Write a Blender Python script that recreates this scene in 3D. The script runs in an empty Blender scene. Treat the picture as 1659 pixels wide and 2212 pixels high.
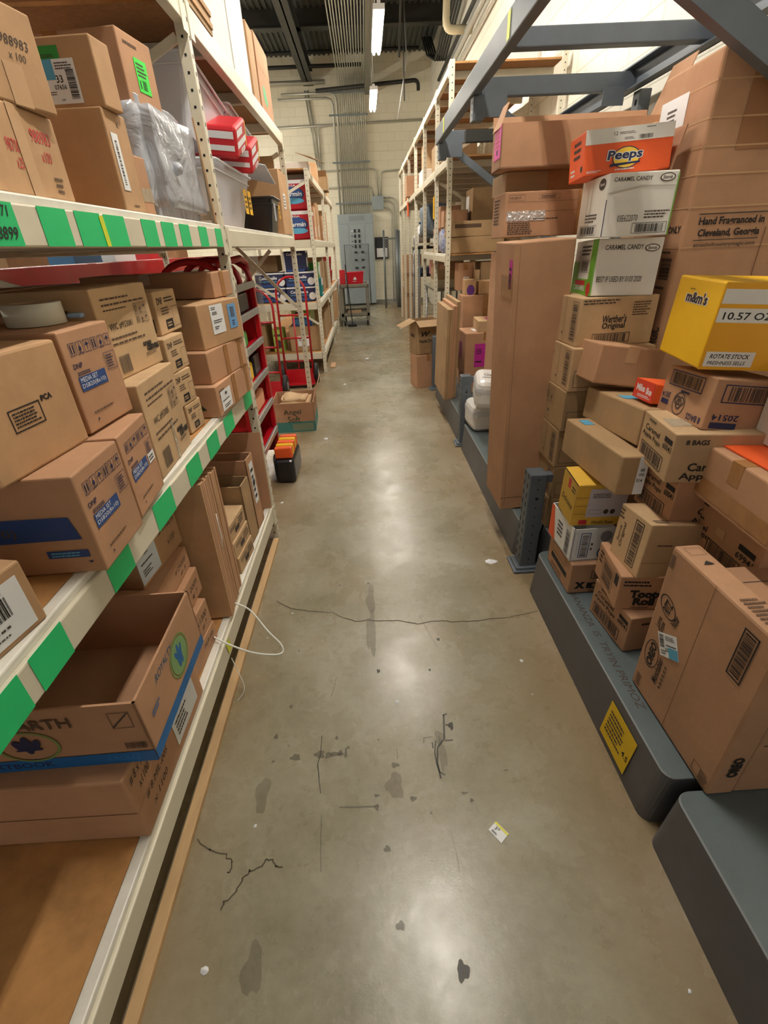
import bpy, bmesh, math, random
from mathutils import Matrix, Vector, Euler
R = math.radians
rnd = random.Random(7)
SC = bpy.context.scene
C = SC.collection

# ---------------------------------------------------------------- camera, world, lamps, exposure
cd = bpy.data.cameras.new('camera')
cam = bpy.data.objects.new('camera', cd); C.objects.link(cam)
right = Vector((0.99843051, -0.03773078, -0.04138726))
down = Vector((-0.05463361, -0.49366982, -0.86793161))
fwd = Vector((0.0123161, 0.86883053, -0.49495638))
mw = Matrix((right, -down, -fwd)).transposed().to_4x4()
mw.translation = Vector((0, 0, 1.55))
cam.matrix_world = mw
cd.sensor_fit = 'HORIZONTAL'; cd.sensor_width = 36.0; cd.lens = 36.0 * 1007.4 / 1659.0
cd.clip_start = 0.02
SC.camera = cam
SC.view_settings.view_transform = 'Standard'; SC.view_settings.look = 'None'
SC.view_settings.gamma = 1.0; SC.view_settings.exposure = 1.17
SC.view_settings.use_curve_mapping = False
W = bpy.data.worlds.new('world'); SC.world = W; W.use_nodes = True
W.node_tree.nodes['Background'].inputs[0].default_value = (1.0, 0.95, 0.88, 1)
W.node_tree.nodes['Background'].inputs[1].default_value = 0.16
TUBE = 95.0            # emission of the fluorescent tubes
SC.cycles.max_bounces = 6; SC.cycles.diffuse_bounces = 3; SC.cycles.transparent_max_bounces = 12
SC.cycles.sample_clamp_indirect = 4.0

# ---------------------------------------------------------------- materials
def srgb(h):
    h = h.lstrip('#'); v = [int(h[i:i+2], 16) / 255 for i in (0, 2, 4)]
    return tuple(((c / 12.92) if c <= 0.04045 else ((c + 0.055) / 1.055) ** 2.4) for c in v) + (1,)
MATS = {}
def mat(name, col, rough=0.6, metal=0.0, noise=0.0, nscale=8.0, bump=0.0, bscale=60.0, alpha=1.0, emis=0.0, coat=0.0, col2=None, stretch=None, rand=0.0):
    if name in MATS: return MATS[name]
    m = bpy.data.materials.new(name); m.use_nodes = True
    nt = m.node_tree; b = nt.nodes['Principled BSDF']; L = nt.links
    c = srgb(col)
    b.inputs['Base Color'].default_value = c
    b.inputs['Roughness'].default_value = rough; b.inputs['Metallic'].default_value = metal
    if coat: b.inputs['Coat Weight'].default_value = coat
    if alpha < 1: b.inputs['Alpha'].default_value = alpha
    if emis:
        b.inputs['Emission Color'].default_value = c; b.inputs['Emission Strength'].default_value = emis
    src = None
    if noise or bump:
        tc = nt.nodes.new('ShaderNodeTexCoord'); mp = nt.nodes.new('ShaderNodeMapping')
        L.new(tc.outputs['Object'], mp.inputs['Vector'])
        if stretch: mp.inputs['Scale'].default_value = stretch
        oi = nt.nodes.new('ShaderNodeObjectInfo')
        vm = nt.nodes.new('ShaderNodeVectorMath'); vm.operation = 'SCALE'; vm.inputs['Scale'].default_value = 1.0
        L.new(oi.outputs['Location'], vm.inputs[0])
        va = nt.nodes.new('ShaderNodeVectorMath'); va.operation = 'ADD'
        L.new(mp.outputs['Vector'], va.inputs[0]); L.new(vm.outputs['Vector'], va.inputs[1])
    if noise:
        n = nt.nodes.new('ShaderNodeTexNoise'); n.inputs['Scale'].default_value = nscale; n.inputs['Detail'].default_value = 5
        n.inputs['Roughness'].default_value = 0.65
        L.new(va.outputs['Vector'], n.inputs['Vector'])
        mx = nt.nodes.new('ShaderNodeMix'); mx.data_type = 'RGBA'
        c2 = srgb(col2) if col2 else tuple(x * (1 - noise) for x in c[:3]) + (1,)
        c1 = c if col2 else tuple(min(1, x * (1 + noise * 0.6)) for x in c[:3]) + (1,)
        mx.inputs[6].default_value = c1; mx.inputs[7].default_value = c2
        rp = nt.nodes.new('ShaderNodeValToRGB'); rp.color_ramp.elements[0].position = 0.35; rp.color_ramp.elements[1].position = 0.7
        L.new(n.outputs['Fac'], rp.inputs['Fac']); L.new(rp.outputs['Color'], mx.inputs['Factor'])
        last = mx.outputs[2]
        if rand:
            hv = nt.nodes.new('ShaderNodeHueSaturation')
            mr = nt.nodes.new('ShaderNodeMapRange'); mr.inputs['To Min'].default_value = 1 - rand; mr.inputs['To Max'].default_value = 1 + rand
            L.new(oi.outputs['Random'], mr.inputs['Value']); L.new(mr.outputs['Result'], hv.inputs['Value'])
            L.new(last, hv.inputs['Color']); last = hv.outputs['Color']
        L.new(last, b.inputs['Base Color'])
    if bump:
        n2 = nt.nodes.new('ShaderNodeTexNoise'); n2.inputs['Scale'].default_value = bscale; n2.inputs['Detail'].default_value = 3
        L.new(va.outputs['Vector'], n2.inputs['Vector'])
        bp = nt.nodes.new('ShaderNodeBump'); bp.inputs['Strength'].default_value = bump; bp.inputs['Distance'].default_value = 0.01
        L.new(n2.outputs['Fac'], bp.inputs['Height']); L.new(bp.outputs['Normal'], b.inputs['Normal'])
    MATS[name] = m
    return m

KR = mat('kraft', '#bd966e', 0.78, noise=0.16, nscale=5, bump=0.10, bscale=35, rand=0.07)
KP = mat('kraft_warm', '#ba8e6c', 0.78, noise=0.14, nscale=4, bump=0.10, bscale=35, rand=0.06)
KL = mat('kraft_light', '#c7a67e', 0.8, noise=0.14, nscale=5, bump=0.10, bscale=35, rand=0.06)
KD = mat('kraft_olive', '#a98a64', 0.8, noise=0.15, nscale=5, bump=0.10, bscale=35, rand=0.06)
KE = mat('kraft_edge', '#cba27a', 0.8)
SEAM = mat('seam', '#6e4c30', 0.9)
TAPE = mat('packing_tape', '#a8794c', 0.22, noise=0.15, nscale=20, bump=0.2, bscale=25)
TAPEC = mat('clear_tape', '#d8cbb2', 0.12, alpha=0.45, bump=0.5, bscale=60, noise=0.1)
WB = mat('white_board', '#f0ede6', 0.6, noise=0.06, nscale=6)
PAPER = mat('label_paper', '#eceef0', 0.5)
INK = mat('black_ink', '#1f1a19', 0.7)
INKG = mat('faded_ink', '#4c4038', 0.8)
INKB = mat('brown_ink', '#5b4634', 0.8)
BLUE = mat('print_blue', '#2b4a86', 0.6)
NAVY = mat('print_navy', '#232a52', 0.6)
SKY = mat('sky_blue', '#5aa9cf', 0.5)
BAND = mat('band_blue', '#1766a8', 0.5)
GRN = mat('green_tape', '#22c878', 0.45)
GRNP = mat('print_green', '#6fb02e', 0.5)
GRNF = mat('faded_green', '#7d9450', 0.7)
NEON = mat('neon_green', '#43e64f', 0.45)
YTAPE = mat('yellow_tape', '#dbe23a', 0.45)
ORG = mat('print_orange', '#f4622a', 0.5, noise=0.05)
YEL = mat('print_yellow', '#f3bd17', 0.45, noise=0.05)
YEL2 = mat('delicious_yellow', '#e7b848', 0.5, noise=0.12, nscale=3, stretch=(1, 1, 6))
RED = mat('print_red', '#c9242f', 0.45)
PINK = mat('pink_label', '#ea3fae', 0.5)
PINK2 = mat('magenta_label', '#c22b97', 0.5)
TEAL = mat('print_teal', '#127b78', 0.6)
CREAM = mat('cream_steel', '#ddd6c0', 0.42, noise=0.10, nscale=3, bump=0.03)
CREAMW = mat('cream_lip', '#eae7dc', 0.38, noise=0.10, nscale=9)
GREY = mat('grey_steel', '#5d656d', 0.42, noise=0.14, nscale=4, bump=0.03)
GREYD = mat('deck_grey', '#5f6a6c', 0.36, noise=0.18, nscale=5, bump=0.03)
GREYF = mat('deck_front_grey', '#57575a', 0.45, noise=0.16, nscale=5)
HOLE = mat('hole_black', '#0b0b0c', 0.9)
PLY = mat('particle_board', '#b98750', 0.75, noise=0.30, nscale=7, bump=0.08, bscale=80)
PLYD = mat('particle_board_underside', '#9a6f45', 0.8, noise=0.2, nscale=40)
WOODE = mat('wood_edge', '#cba778', 0.8, noise=0.35, nscale=5, stretch=(1, .25, 1))
REDM = mat('red_paint', '#b5101d', 0.3, noise=0.12, nscale=6, coat=0.4)
STEEL = mat('galvanised', '#b7babb', 0.35, metal=0.7, noise=0.15, nscale=20)
COND = mat('conduit', '#b9b9ae', 0.35, metal=0.4)
DARK = mat('dark_metal', '#2c2d2a', 0.6, noise=0.2)
BLK = mat('black_plastic', '#15161b', 0.28)
RUB = mat('rubber', '#151515', 0.7)
PANEL = mat('panel_grey', '#9aa6ab', 0.5, noise=0.05)
PANELD = mat('panel_grey_dark', '#7b878c', 0.5)
WPL = mat('white_plastic', '#eceded', 0.3)
WCAN = mat('canister_white', '#e9e7e4', 0.25, bump=0.1, bscale=12)
CART = mat('cart_grey', '#7f7b6d', 0.55, noise=0.15)
MESH = mat('wire', '#6d7276', 0.4, metal=0.7)
ROPE = mat('white_strap', '#eef0ea', 0.5)
def glassy(name, col, alpha, rough=0.25, bump=0.0, bscale=8, dist=0.02):
    m = bpy.data.materials.new(name); m.use_nodes = True; nt = m.node_tree; b = nt.nodes['Principled BSDF']
    b.inputs['Base Color'].default_value = srgb(col); b.inputs['Roughness'].default_value = rough; b.inputs['Alpha'].default_value = alpha
    b.inputs['Specular IOR Level'].default_value = 0.7
    if bump:
        tc = nt.nodes.new('ShaderNodeTexCoord'); n = nt.nodes.new('ShaderNodeTexNoise'); n.inputs['Scale'].default_value = bscale
        n.inputs['Detail'].default_value = 6; n.inputs['Distortion'].default_value = 1.2
        nt.links.new(tc.outputs['Object'], n.inputs['Vector'])
        bp = nt.nodes.new('ShaderNodeBump'); bp.inputs['Strength'].default_value = bump; bp.inputs['Distance'].default_value = dist
        nt.links.new(n.outputs['Fac'], bp.inputs['Height']); nt.links.new(bp.outputs['Normal'], b.inputs['Normal'])
    MATS[name] = m; return m
CLEAR = glassy('clear_bin_plastic', '#f1f5ff', 0.58, 0.25)
CLEARE = glassy('clear_bin_edge', '#e9eef6', 0.75, 0.3)
FILM = glassy('plastic_film', '#c3c7cf', 0.8, 0.14, 0.9, 9)
WRAP = glassy('clear_wrap', '#e8ecf2', 0.32, 0.08, 0.8, 14)
ROLLM = glassy('tape_roll', '#dcdccb', 0.95, 0.18)

def brickmat(name, c1, c2, mort, bw, bh, axis):
    m = bpy.data.materials.new(name); m.use_nodes = True; nt = m.node_tree; b = nt.nodes['Principled BSDF']; L = nt.links
    b.inputs['Roughness'].default_value = 0.55
    tc = nt.nodes.new('ShaderNodeTexCoord'); sp = nt.nodes.new('ShaderNodeSeparateXYZ'); cb = nt.nodes.new('ShaderNodeCombineXYZ')
    L.new(tc.outputs['Object'], sp.inputs[0]); L.new(sp.outputs[axis], cb.inputs[0]); L.new(sp.outputs[2], cb.inputs[1])
    br = nt.nodes.new('ShaderNodeTexBrick'); L.new(cb.outputs[0], br.inputs['Vector'])
    br.inputs['Color1'].default_value = srgb(c1); br.inputs['Color2'].default_value = srgb(c2); br.inputs['Mortar'].default_value = srgb(mort)
    br.inputs['Scale'].default_value = 1.0; br.inputs['Mortar Size'].default_value = 0.006; br.inputs['Mortar Smooth'].default_value = 0.6
    br.inputs['Brick Width'].default_value = bw; br.inputs['Row Height'].default_value = bh
    L.new(br.outputs['Color'], b.inputs['Base Color'])
    bp = nt.nodes.new('ShaderNodeBump'); bp.inputs['Strength'].default_value = 0.25; bp.inputs['Distance'].default_value = 0.01; bp.invert = True
    L.new(br.outputs['Fac'], bp.inputs['Height']); L.new(bp.outputs['Normal'], b.inputs['Normal'])
    return m
WALLB = brickmat('painted_block_end', '#f6f1dc', '#f2edd6', '#e2dbc0', 0.4, 0.2, 0)
WALLR = brickmat('painted_block_side', '#efebdc', '#ede8d8', '#cdc7b4', 0.4, 0.2, 1)
CEIL = mat('ceiling_deck', '#505552', 0.8, noise=0.15, nscale=2)

def floormat():
    m = bpy.data.materials.new('polished_concrete'); m.use_nodes = True; nt = m.node_tree; b = nt.nodes['Principled BSDF']; L = nt.links
    tc = nt.nodes.new('ShaderNodeTexCoord')
    def noise(s, d, r=0.6, dist=0):
        n = nt.nodes.new('ShaderNodeTexNoise'); n.inputs['Scale'].default_value = s; n.inputs['Detail'].default_value = d
        n.inputs['Roughness'].default_value = r; n.inputs['Distortion'].default_value = dist
        L.new(tc.outputs['Object'], n.inputs['Vector']); return n
    def ramp(n, stops):
        r = nt.nodes.new('ShaderNodeValToRGB'); e = r.color_ramp.elements
        e[0].position, e[0].color = stops[0]; e[1].position, e[1].color = stops[-1]
        for p, c in stops[1:-1]:
            k = e.new(p); k.color = c
        L.new(n.outputs['Fac'], r.inputs['Fac']); return r
    def mix(a, bb, f, mode='MIX'):
        x = nt.nodes.new('ShaderNodeMix'); x.data_type = 'RGBA'; x.blend_type = mode
        for s, v in ((6, a), (7, bb)):
            if isinstance(v, tuple): x.inputs[s].default_value = v
            else: L.new(v, x.inputs[s])
        if isinstance(f, float): x.inputs['Factor'].default_value = f
        else: L.new(f, x.inputs['Factor'])
        return x.outputs[2]
    base = ramp(noise(1.3, 8, 0.62, 0.4), [(0.3, srgb('#7b7459')), (0.5, srgb('#99937c')), (0.72, srgb('#b8b4a2'))])
    brown = ramp(noise(0.9, 4, 0.6), [(0.48, (0, 0, 0, 1)), (0.75, (1, 1, 1, 1))])
    c = mix(base.outputs[0], srgb('#968563'), brown.outputs[0])
    fine = ramp(noise(38, 6, 0.75), [(0.35, (0.80, 0.80, 0.80, 1)), (0.6, (1, 1, 1, 1))])
    c = mix(c, fine.outputs[0], 0.75, 'MULTIPLY')
    spots = ramp(noise(11, 3, 0.55), [(0.66, (1, 1, 1, 1)), (0.76, (0.66, 0.64, 0.6, 1))])
    c = mix(c, spots.outputs[0], 0.55, 'MULTIPLY')
    # browner colour along both sides of the aisle
    sp = nt.nodes.new('ShaderNodeSeparateXYZ'); L.new(tc.outputs['Object'], sp.inputs[0])
    ab = nt.nodes.new('ShaderNodeMath'); ab.operation = 'ABSOLUTE'; L.new(sp.outputs[0], ab.inputs[0])
    mr = nt.nodes.new('ShaderNodeMapRange'); mr.inputs['From Min'].default_value = 0.42; mr.inputs['From Max'].default_value = 0.72
    mr.inputs['To Max'].default_value = 0.62
    L.new(ab.outputs[0], mr.inputs['Value'])
    c = mix(c, srgb('#8d7350'), mr.outputs['Result'])
    L.new(c, b.inputs['Base Color'])
    rr = ramp(noise(4, 6, 0.7), [(0.3, (0.20,) * 3 + (1,)), (0.7, (0.36,) * 3 + (1,))])
    L.new(rr.outputs[0], b.inputs['Roughness'])
    bp = nt.nodes.new('ShaderNodeBump'); bp.inputs['Strength'].default_value = 0.06; bp.inputs['Distance'].default_value = 0.01
    L.new(noise(25, 6, 0.7).outputs['Fac'], bp.inputs['Height']); L.new(bp.outputs['Normal'], b.inputs['Normal'])
    return m
FLOOR = floormat()
STAIN = mat('floor_stain', '#5a5345', 0.45, alpha=0.42, noise=0.3, nscale=30)
STAIND = mat('floor_scuff', '#35302a', 0.45, alpha=0.75)
STAINL = mat('floor_scuff_light', '#7c735f', 0.4, alpha=0.28)
CRACK = mat('floor_crack', '#544a38', 0.8, alpha=0.85)

# ---------------------------------------------------------------- mesh helpers
TEXTCACHE = {}
def textmesh(s, bold=0.0, shear=0.0, space=1.0):
    k = (s, bold, shear, space)
    if k in TEXTCACHE: return TEXTCACHE[k]
    cu = bpy.data.curves.new('t', 'FONT'); cu.body = s; cu.size = 1; cu.align_x = 'CENTER'; cu.align_y = 'CENTER'
    cu.offset = bold; cu.shear = shear; cu.space_character = space; cu.resolution_u = 2; cu.space_line = 0.85
    ob = bpy.data.objects.new('t', cu)
    me = bpy.data.meshes.new_from_object(ob)
    vs = [v.co.copy() for v in me.vertices]; fs = [tuple(p.vertices) for p in me.polygons]
    bpy.data.objects.remove(ob); bpy.data.curves.remove(cu); bpy.data.meshes.remove(me)
    xs = [v.x for v in vs]; ys = [v.y for v in vs]
    cx, cy = (min(xs) + max(xs)) / 2, (min(ys) + max(ys)) / 2; h = max(ys) - min(ys); w = max(xs) - min(xs)
    vs = [((v.x - cx) / h, (v.y - cy) / h) for v in vs]
    TEXTCACHE[k] = (vs, fs, w / h); return TEXTCACHE[k]

class G:
    def __init__(s): s.v = []; s.f = []; s.m = []; s.mats = []; s.sm = []; s.lay = 0
    def mi(s, m):
        if m not in s.mats: s.mats.append(m)
        return s.mats.index(m)
    def add(s, vs, fs, m, smooth=False):
        o = len(s.v); s.v += [Vector(p) for p in vs]; i = s.mi(m)
        for f in fs: s.f.append(tuple(o + k for k in f)); s.m.append(i); s.sm.append(smooth)
        return s
    def box(s, x0, y0, z0, x1, y1, z1, m, bev=0.0, M=None):
        bm = bmesh.new(); bmesh.ops.create_cube(bm, size=1)
        for v in bm.verts:
            v.co = Vector(((x0 + x1) / 2 + v.co.x * (x1 - x0), (y0 + y1) / 2 + v.co.y * (y1 - y0), (z0 + z1) / 2 + v.co.z * (z1 - z0)))
        if bev > 0:
            b = min(bev, 0.45 * min(abs(x1 - x0), abs(y1 - y0), abs(z1 - z0)))
            bmesh.ops.bevel(bm, geom=list(bm.edges), offset=b, segments=2 if bev < 0.02 else 3, affect='EDGES', profile=0.5)
        bm.verts.index_update()
        vs = [(M @ v.co if M else v.co.copy()) for v in bm.verts]; fs = [[v.index for v in f.verts] for f in bm.faces]
        bm.free(); return s.add(vs, fs, m)
    def quad(s, pts, m): return s.add(pts, [tuple(range(len(pts)))], m)
    def slab(s, pts, t, m):
        """polygon given thickness t along its normal"""
        P = [Vector(p) for p in pts]; n = (P[1] - P[0]).cross(P[2] - P[0]).normalized() * t; k = len(P)
        vs = P + [p + n for p in P]
        fs = [tuple(range(k))[::-1], tuple(range(k, 2 * k))] + [(i, (i + 1) % k, k + (i + 1) % k, k + i) for i in range(k)]
        return s.add(vs, fs, m)
    def tube(s, pts, r, m, n=8, caps=True):
        P = [Vector(p) for p in pts]; vs = []; up = None
        for i, p in enumerate(P):
            d = ((P[min(i + 1, len(P) - 1)] - P[max(i - 1, 0)])).normalized()
            if up is None: up = d.orthogonal().normalized()
            a = (up - d * up.dot(d)); a = a.normalized() if a.length > 1e-6 else d.orthogonal().normalized(); up = a; b = d.cross(a)
            for k in range(n):
                t = 2 * math.pi * k / n; vs.append(p + (a * math.cos(t) + b * math.sin(t)) * r)
        fs = [(i * n + k, i * n + (k + 1) % n, (i + 1) * n + (k + 1) % n, (i + 1) * n + k) for i in range(len(P) - 1) for k in range(n)]
        if caps: fs += [tuple(range(n))[::-1], tuple((len(P) - 1) * n + k for k in range(n))]
        return s.add(vs, fs, m, True)
    def bar(s, a, b, w, t, m):
        """rectangular bar from a to b; w in the plane of up, t across"""
        a = Vector(a); b = Vector(b); d = (b - a).normalized(); u = Vector((0, 0, 1)) if abs(d.z) < .95 else Vector((0, 1, 0))
        sd = d.cross(u).normalized() * t / 2; u2 = sd.cross(d).normalized() * w / 2
        vs = [p + x * sd + y * u2 for p in (a, b) for x, y in ((-1, -1), (1, -1), (1, 1), (-1, 1))]
        return s.add(vs, [(0, 3, 2, 1), (4, 5, 6, 7), (0, 1, 5, 4), (1, 2, 6, 5), (2, 3, 7, 6), (3, 0, 4, 7)], m)
    def lathe(s, prof, m, n=24, c=(0, 0, 0), caps=True):
        vs = [(c[0] + r * math.cos(2 * math.pi * k / n), c[1] + r * math.sin(2 * math.pi * k / n), c[2] + z) for r, z in prof for k in range(n)]
        fs = [(i * n + k, i * n + (k + 1) % n, (i + 1) * n + (k + 1) % n, (i + 1) * n + k) for i in range(len(prof) - 1) for k in range(n)]
        if caps: fs += [tuple(range(n))[::-1], tuple((len(prof) - 1) * n + k for k in range(n))]
        return s.add(vs, fs, m, True)
    # --- prints on a plane: frame = (origin, U, V, N, width, height)
    def pt(s, fr, u, v, e): return fr[0] + fr[1] * (u * fr[4]) + fr[2] * (v * fr[5]) + fr[3] * e
    def pr(s, fr, items):
        for it in items:
            k = it[0]; s.lay += 1; e = 0.0006 + 0.00012 * s.lay
            if k == 'T':       # text: string, u, v, height frac, mat, rot, max width frac, bold, shear
                _, st, u, v, hf, m = it[:6]; o = it[6] if len(it) > 6 else {}
                vs, fs, asp = textmesh(st, o.get('bold', 0.012), o.get('shear', 0)); h = hf * fr[5]; sx = h
                a = R(o.get('rot', 0)); wf = o.get('w')
                if wf: sx = wf * fr[4] / asp if not o.get('rot') in (90, -90) else wf * fr[5] / asp
                ca, sa = math.cos(a), math.sin(a); c0 = s.pt(fr, u, v, e)
                s.add([c0 + fr[1] * (x * sx * ca - y * h * sa) + fr[2] * (x * sx * sa + y * h * ca) for x, y in vs], fs, m)
            elif k == 'R':
                _, u0, v0, u1, v1, m = it
                s.quad([s.pt(fr, u0, v0, e), s.pt(fr, u1, v0, e), s.pt(fr, u1, v1, e), s.pt(fr, u0, v1, e)], m)
            elif k == 'P':     # free polygon
                s.quad([s.pt(fr, u, v, e) for u, v in it[1]], it[2])
            elif k == 'F':
                _, u0, v0, u1, v1, m, t = it; tu = t / fr[4]; tv = t / fr[5]
                for q in ((u0, v0, u1, v0 + tv), (u0, v1 - tv, u1, v1), (u0, v0, u0 + tu, v1), (u1 - tu, v0, u1, v1)):
                    s.quad([s.pt(fr, q[0], q[1], e), s.pt(fr, q[2], q[1], e), s.pt(fr, q[2], q[3], e), s.pt(fr, q[0], q[3], e)], m)
            elif k == 'B':     # barcode; vert=True bars stacked along v
                _, u0, v0, u1, v1, m = it[:6]; vert = len(it) > 6 and it[6]
                r2 = random.Random(int(abs(u0) * 1000) + s.lay); t = 0.0
                while t < 0.97:
                    w = r2.choice((.012, .02, .035)); a, b = t, min(1, t + w); t += w + r2.choice((.012, .02, .03))
                    if vert: q = (u0, v0 + (v1 - v0) * a, u1, v0 + (v1 - v0) * b)
                    else: q = (u0 + (u1 - u0) * a, v0, u0 + (u1 - u0) * b, v1)
                    s.quad([s.pt(fr, q[0], q[1], e), s.pt(fr, q[2], q[1], e), s.pt(fr, q[2], q[3], e), s.pt(fr, q[0], q[3], e)], m)
            elif k == 'L':     # small illegible print: rows of dashes
                _, u0, v0, u1, v1, n, m = it; r2 = random.Random(n + int(u0 * 97) + s.lay)
                for i in range(n):
                    vb = v0 + (v1 - v0) * (n - 1 - i + .2) / n; vt = vb + (v1 - v0) / n * .5; u = u0; ue = u0 + (u1 - u0) * r2.uniform(.7, 1)
                    while u < ue:
                        w = (u1 - u0) * r2.uniform(.04, .13); b = min(ue, u + w)
                        s.quad([s.pt(fr, u, vb, e), s.pt(fr, b, vb, e), s.pt(fr, b, vt, e), s.pt(fr, u, vt, e)], m); u = b + (u1 - u0) * .02
            elif k in 'OE':    # ellipse ring / filled: u,v,ru,rv,mat,(inner frac),(rot)
                _, u, v, ru, rv, m = it[:6]; n = 28; c0 = s.pt(fr, u, v, e); a = R(it[7]) if len(it) > 7 else 0
                def P2(t, q):
                    x = ru * fr[4] * math.cos(t) * q; y = rv * fr[5] * math.sin(t) * q
                    return c0 + fr[1] * (x * math.cos(a) - y * math.sin(a)) + fr[2] * (x * math.sin(a) + y * math.cos(a))
                o = [P2(2 * math.pi * i / n, 1) for i in range(n)]
                if k == 'E': s.quad(o, m)
                else:
                    q = it[6]; i_ = [P2(2 * math.pi * i / n, q) for i in range(n)]
                    s.add(o + i_, [(j, (j + 1) % n, n + (j + 1) % n, n + j) for j in range(n)], m)
            elif k == 'I':     # row of pictogram squares
                _, u0, v0, u1, v1, n, m = it; w = (u1 - u0) / n; r2 = random.Random(3)
                for i in range(n):
                    a = u0 + i * w; b = a + w * .82
                    sub = [('F', a, v0, b, v1, m, 0.0012)]
                    c = (a + b) / 2; h = v1 - v0
                    if i % 3 == 0: sub += [('R', a + w * .18, v0 + h * .15, a + w * .30, v0 + h * .85, m), ('R', a + w * .5, v0 + h * .15, a + w * .62, v0 + h * .85, m)]
                    elif i % 3 == 1: sub += [('E', c, v0 + h * .42, w * .16, h * .2, m), ('R', c - w * .03, v0 + h * .6, c + w * .03, v0 + h * .9, m), ('R', a + w * .15, v0 + h * .08, b - w * .15, v0 + h * .14, m)]
                    else: sub += [('P', [(a + w * .12, v0 + h * .55), (b - w * .12, v0 + h * .55), (c, v0 + h * .85)], m), ('R', c - w * .03, v0 + h * .15, c + w * .03, v0 + h * .55, m)]
                    s.pr(fr, sub); s.lay -= len(sub)
        return s
    def build(s, name, parent=None, loc=None, rot=None, kind=None, coll=None):
        me = bpy.data.meshes.new(name); me.from_pydata([tuple(v) for v in s.v], [], s.f)
        for m in s.mats: me.materials.append(m)
        for p, i, sm in zip(me.polygons, s.m, s.sm): p.material_index = i; p.use_smooth = sm
        me.update()
        o = bpy.data.objects.new(name, me); C.objects.link(o)
        if parent: o.parent = parent
        if loc is not None: o.location = loc
        if rot is not None: o.rotation_euler = rot
        if kind: o['kind'] = kind
        return o
def thing(name, label, cat, loc=(0, 0, 0), rot=(0, 0, 0), group=None):
    o = bpy.data.objects.new(name, None); C.objects.link(o); o.location = loc; o.rotation_euler = rot; o.empty_display_size = .05
    o['label'] = label; o['category'] = cat
    if group: o['group'] = group
    return o
def tag(o, label, cat, group=None):
    o['label'] = label; o['category'] = cat
    if group: o['group'] = group
    return o
def lab(o, label): o['label'] = label; return o
X3, Y3, Z3 = Vector((1, 0, 0)), Vector((0, 1, 0)), Vector((0, 0, 1))

def frames(side, w, d, h):
    if side == 'L':
        return dict(a=(Vector((0, 0, 0)), Y3, Z3, X3, w, h), c=(Vector((-d, 0, 0)), X3, Z3, -Y3, d, h), t=(Vector((-d, 0, h)), X3, Y3, Z3, d, w),
                    b=(Vector((0, w, 0)), -X3, Z3, Y3, d, h))
    return dict(a=(Vector((0, w, 0)), -Y3, Z3, -X3, w, h), c=(Vector((0, 0, 0)), X3, Z3, -Y3, d, h), t=(Vector((0, 0, h)), X3, Y3, Z3, d, w),
                b=(Vector((d, w, 0)), -X3, Z3, Y3, d, h))
def rot_of(yaw=0, rx=0, ry=0):
    return (Matrix.Rotation(R(yaw), 3, 'Z') @ Matrix.Rotation(R(rx), 3, 'X') @ Matrix.Rotation(R(ry), 3, 'Y')).to_euler()

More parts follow.
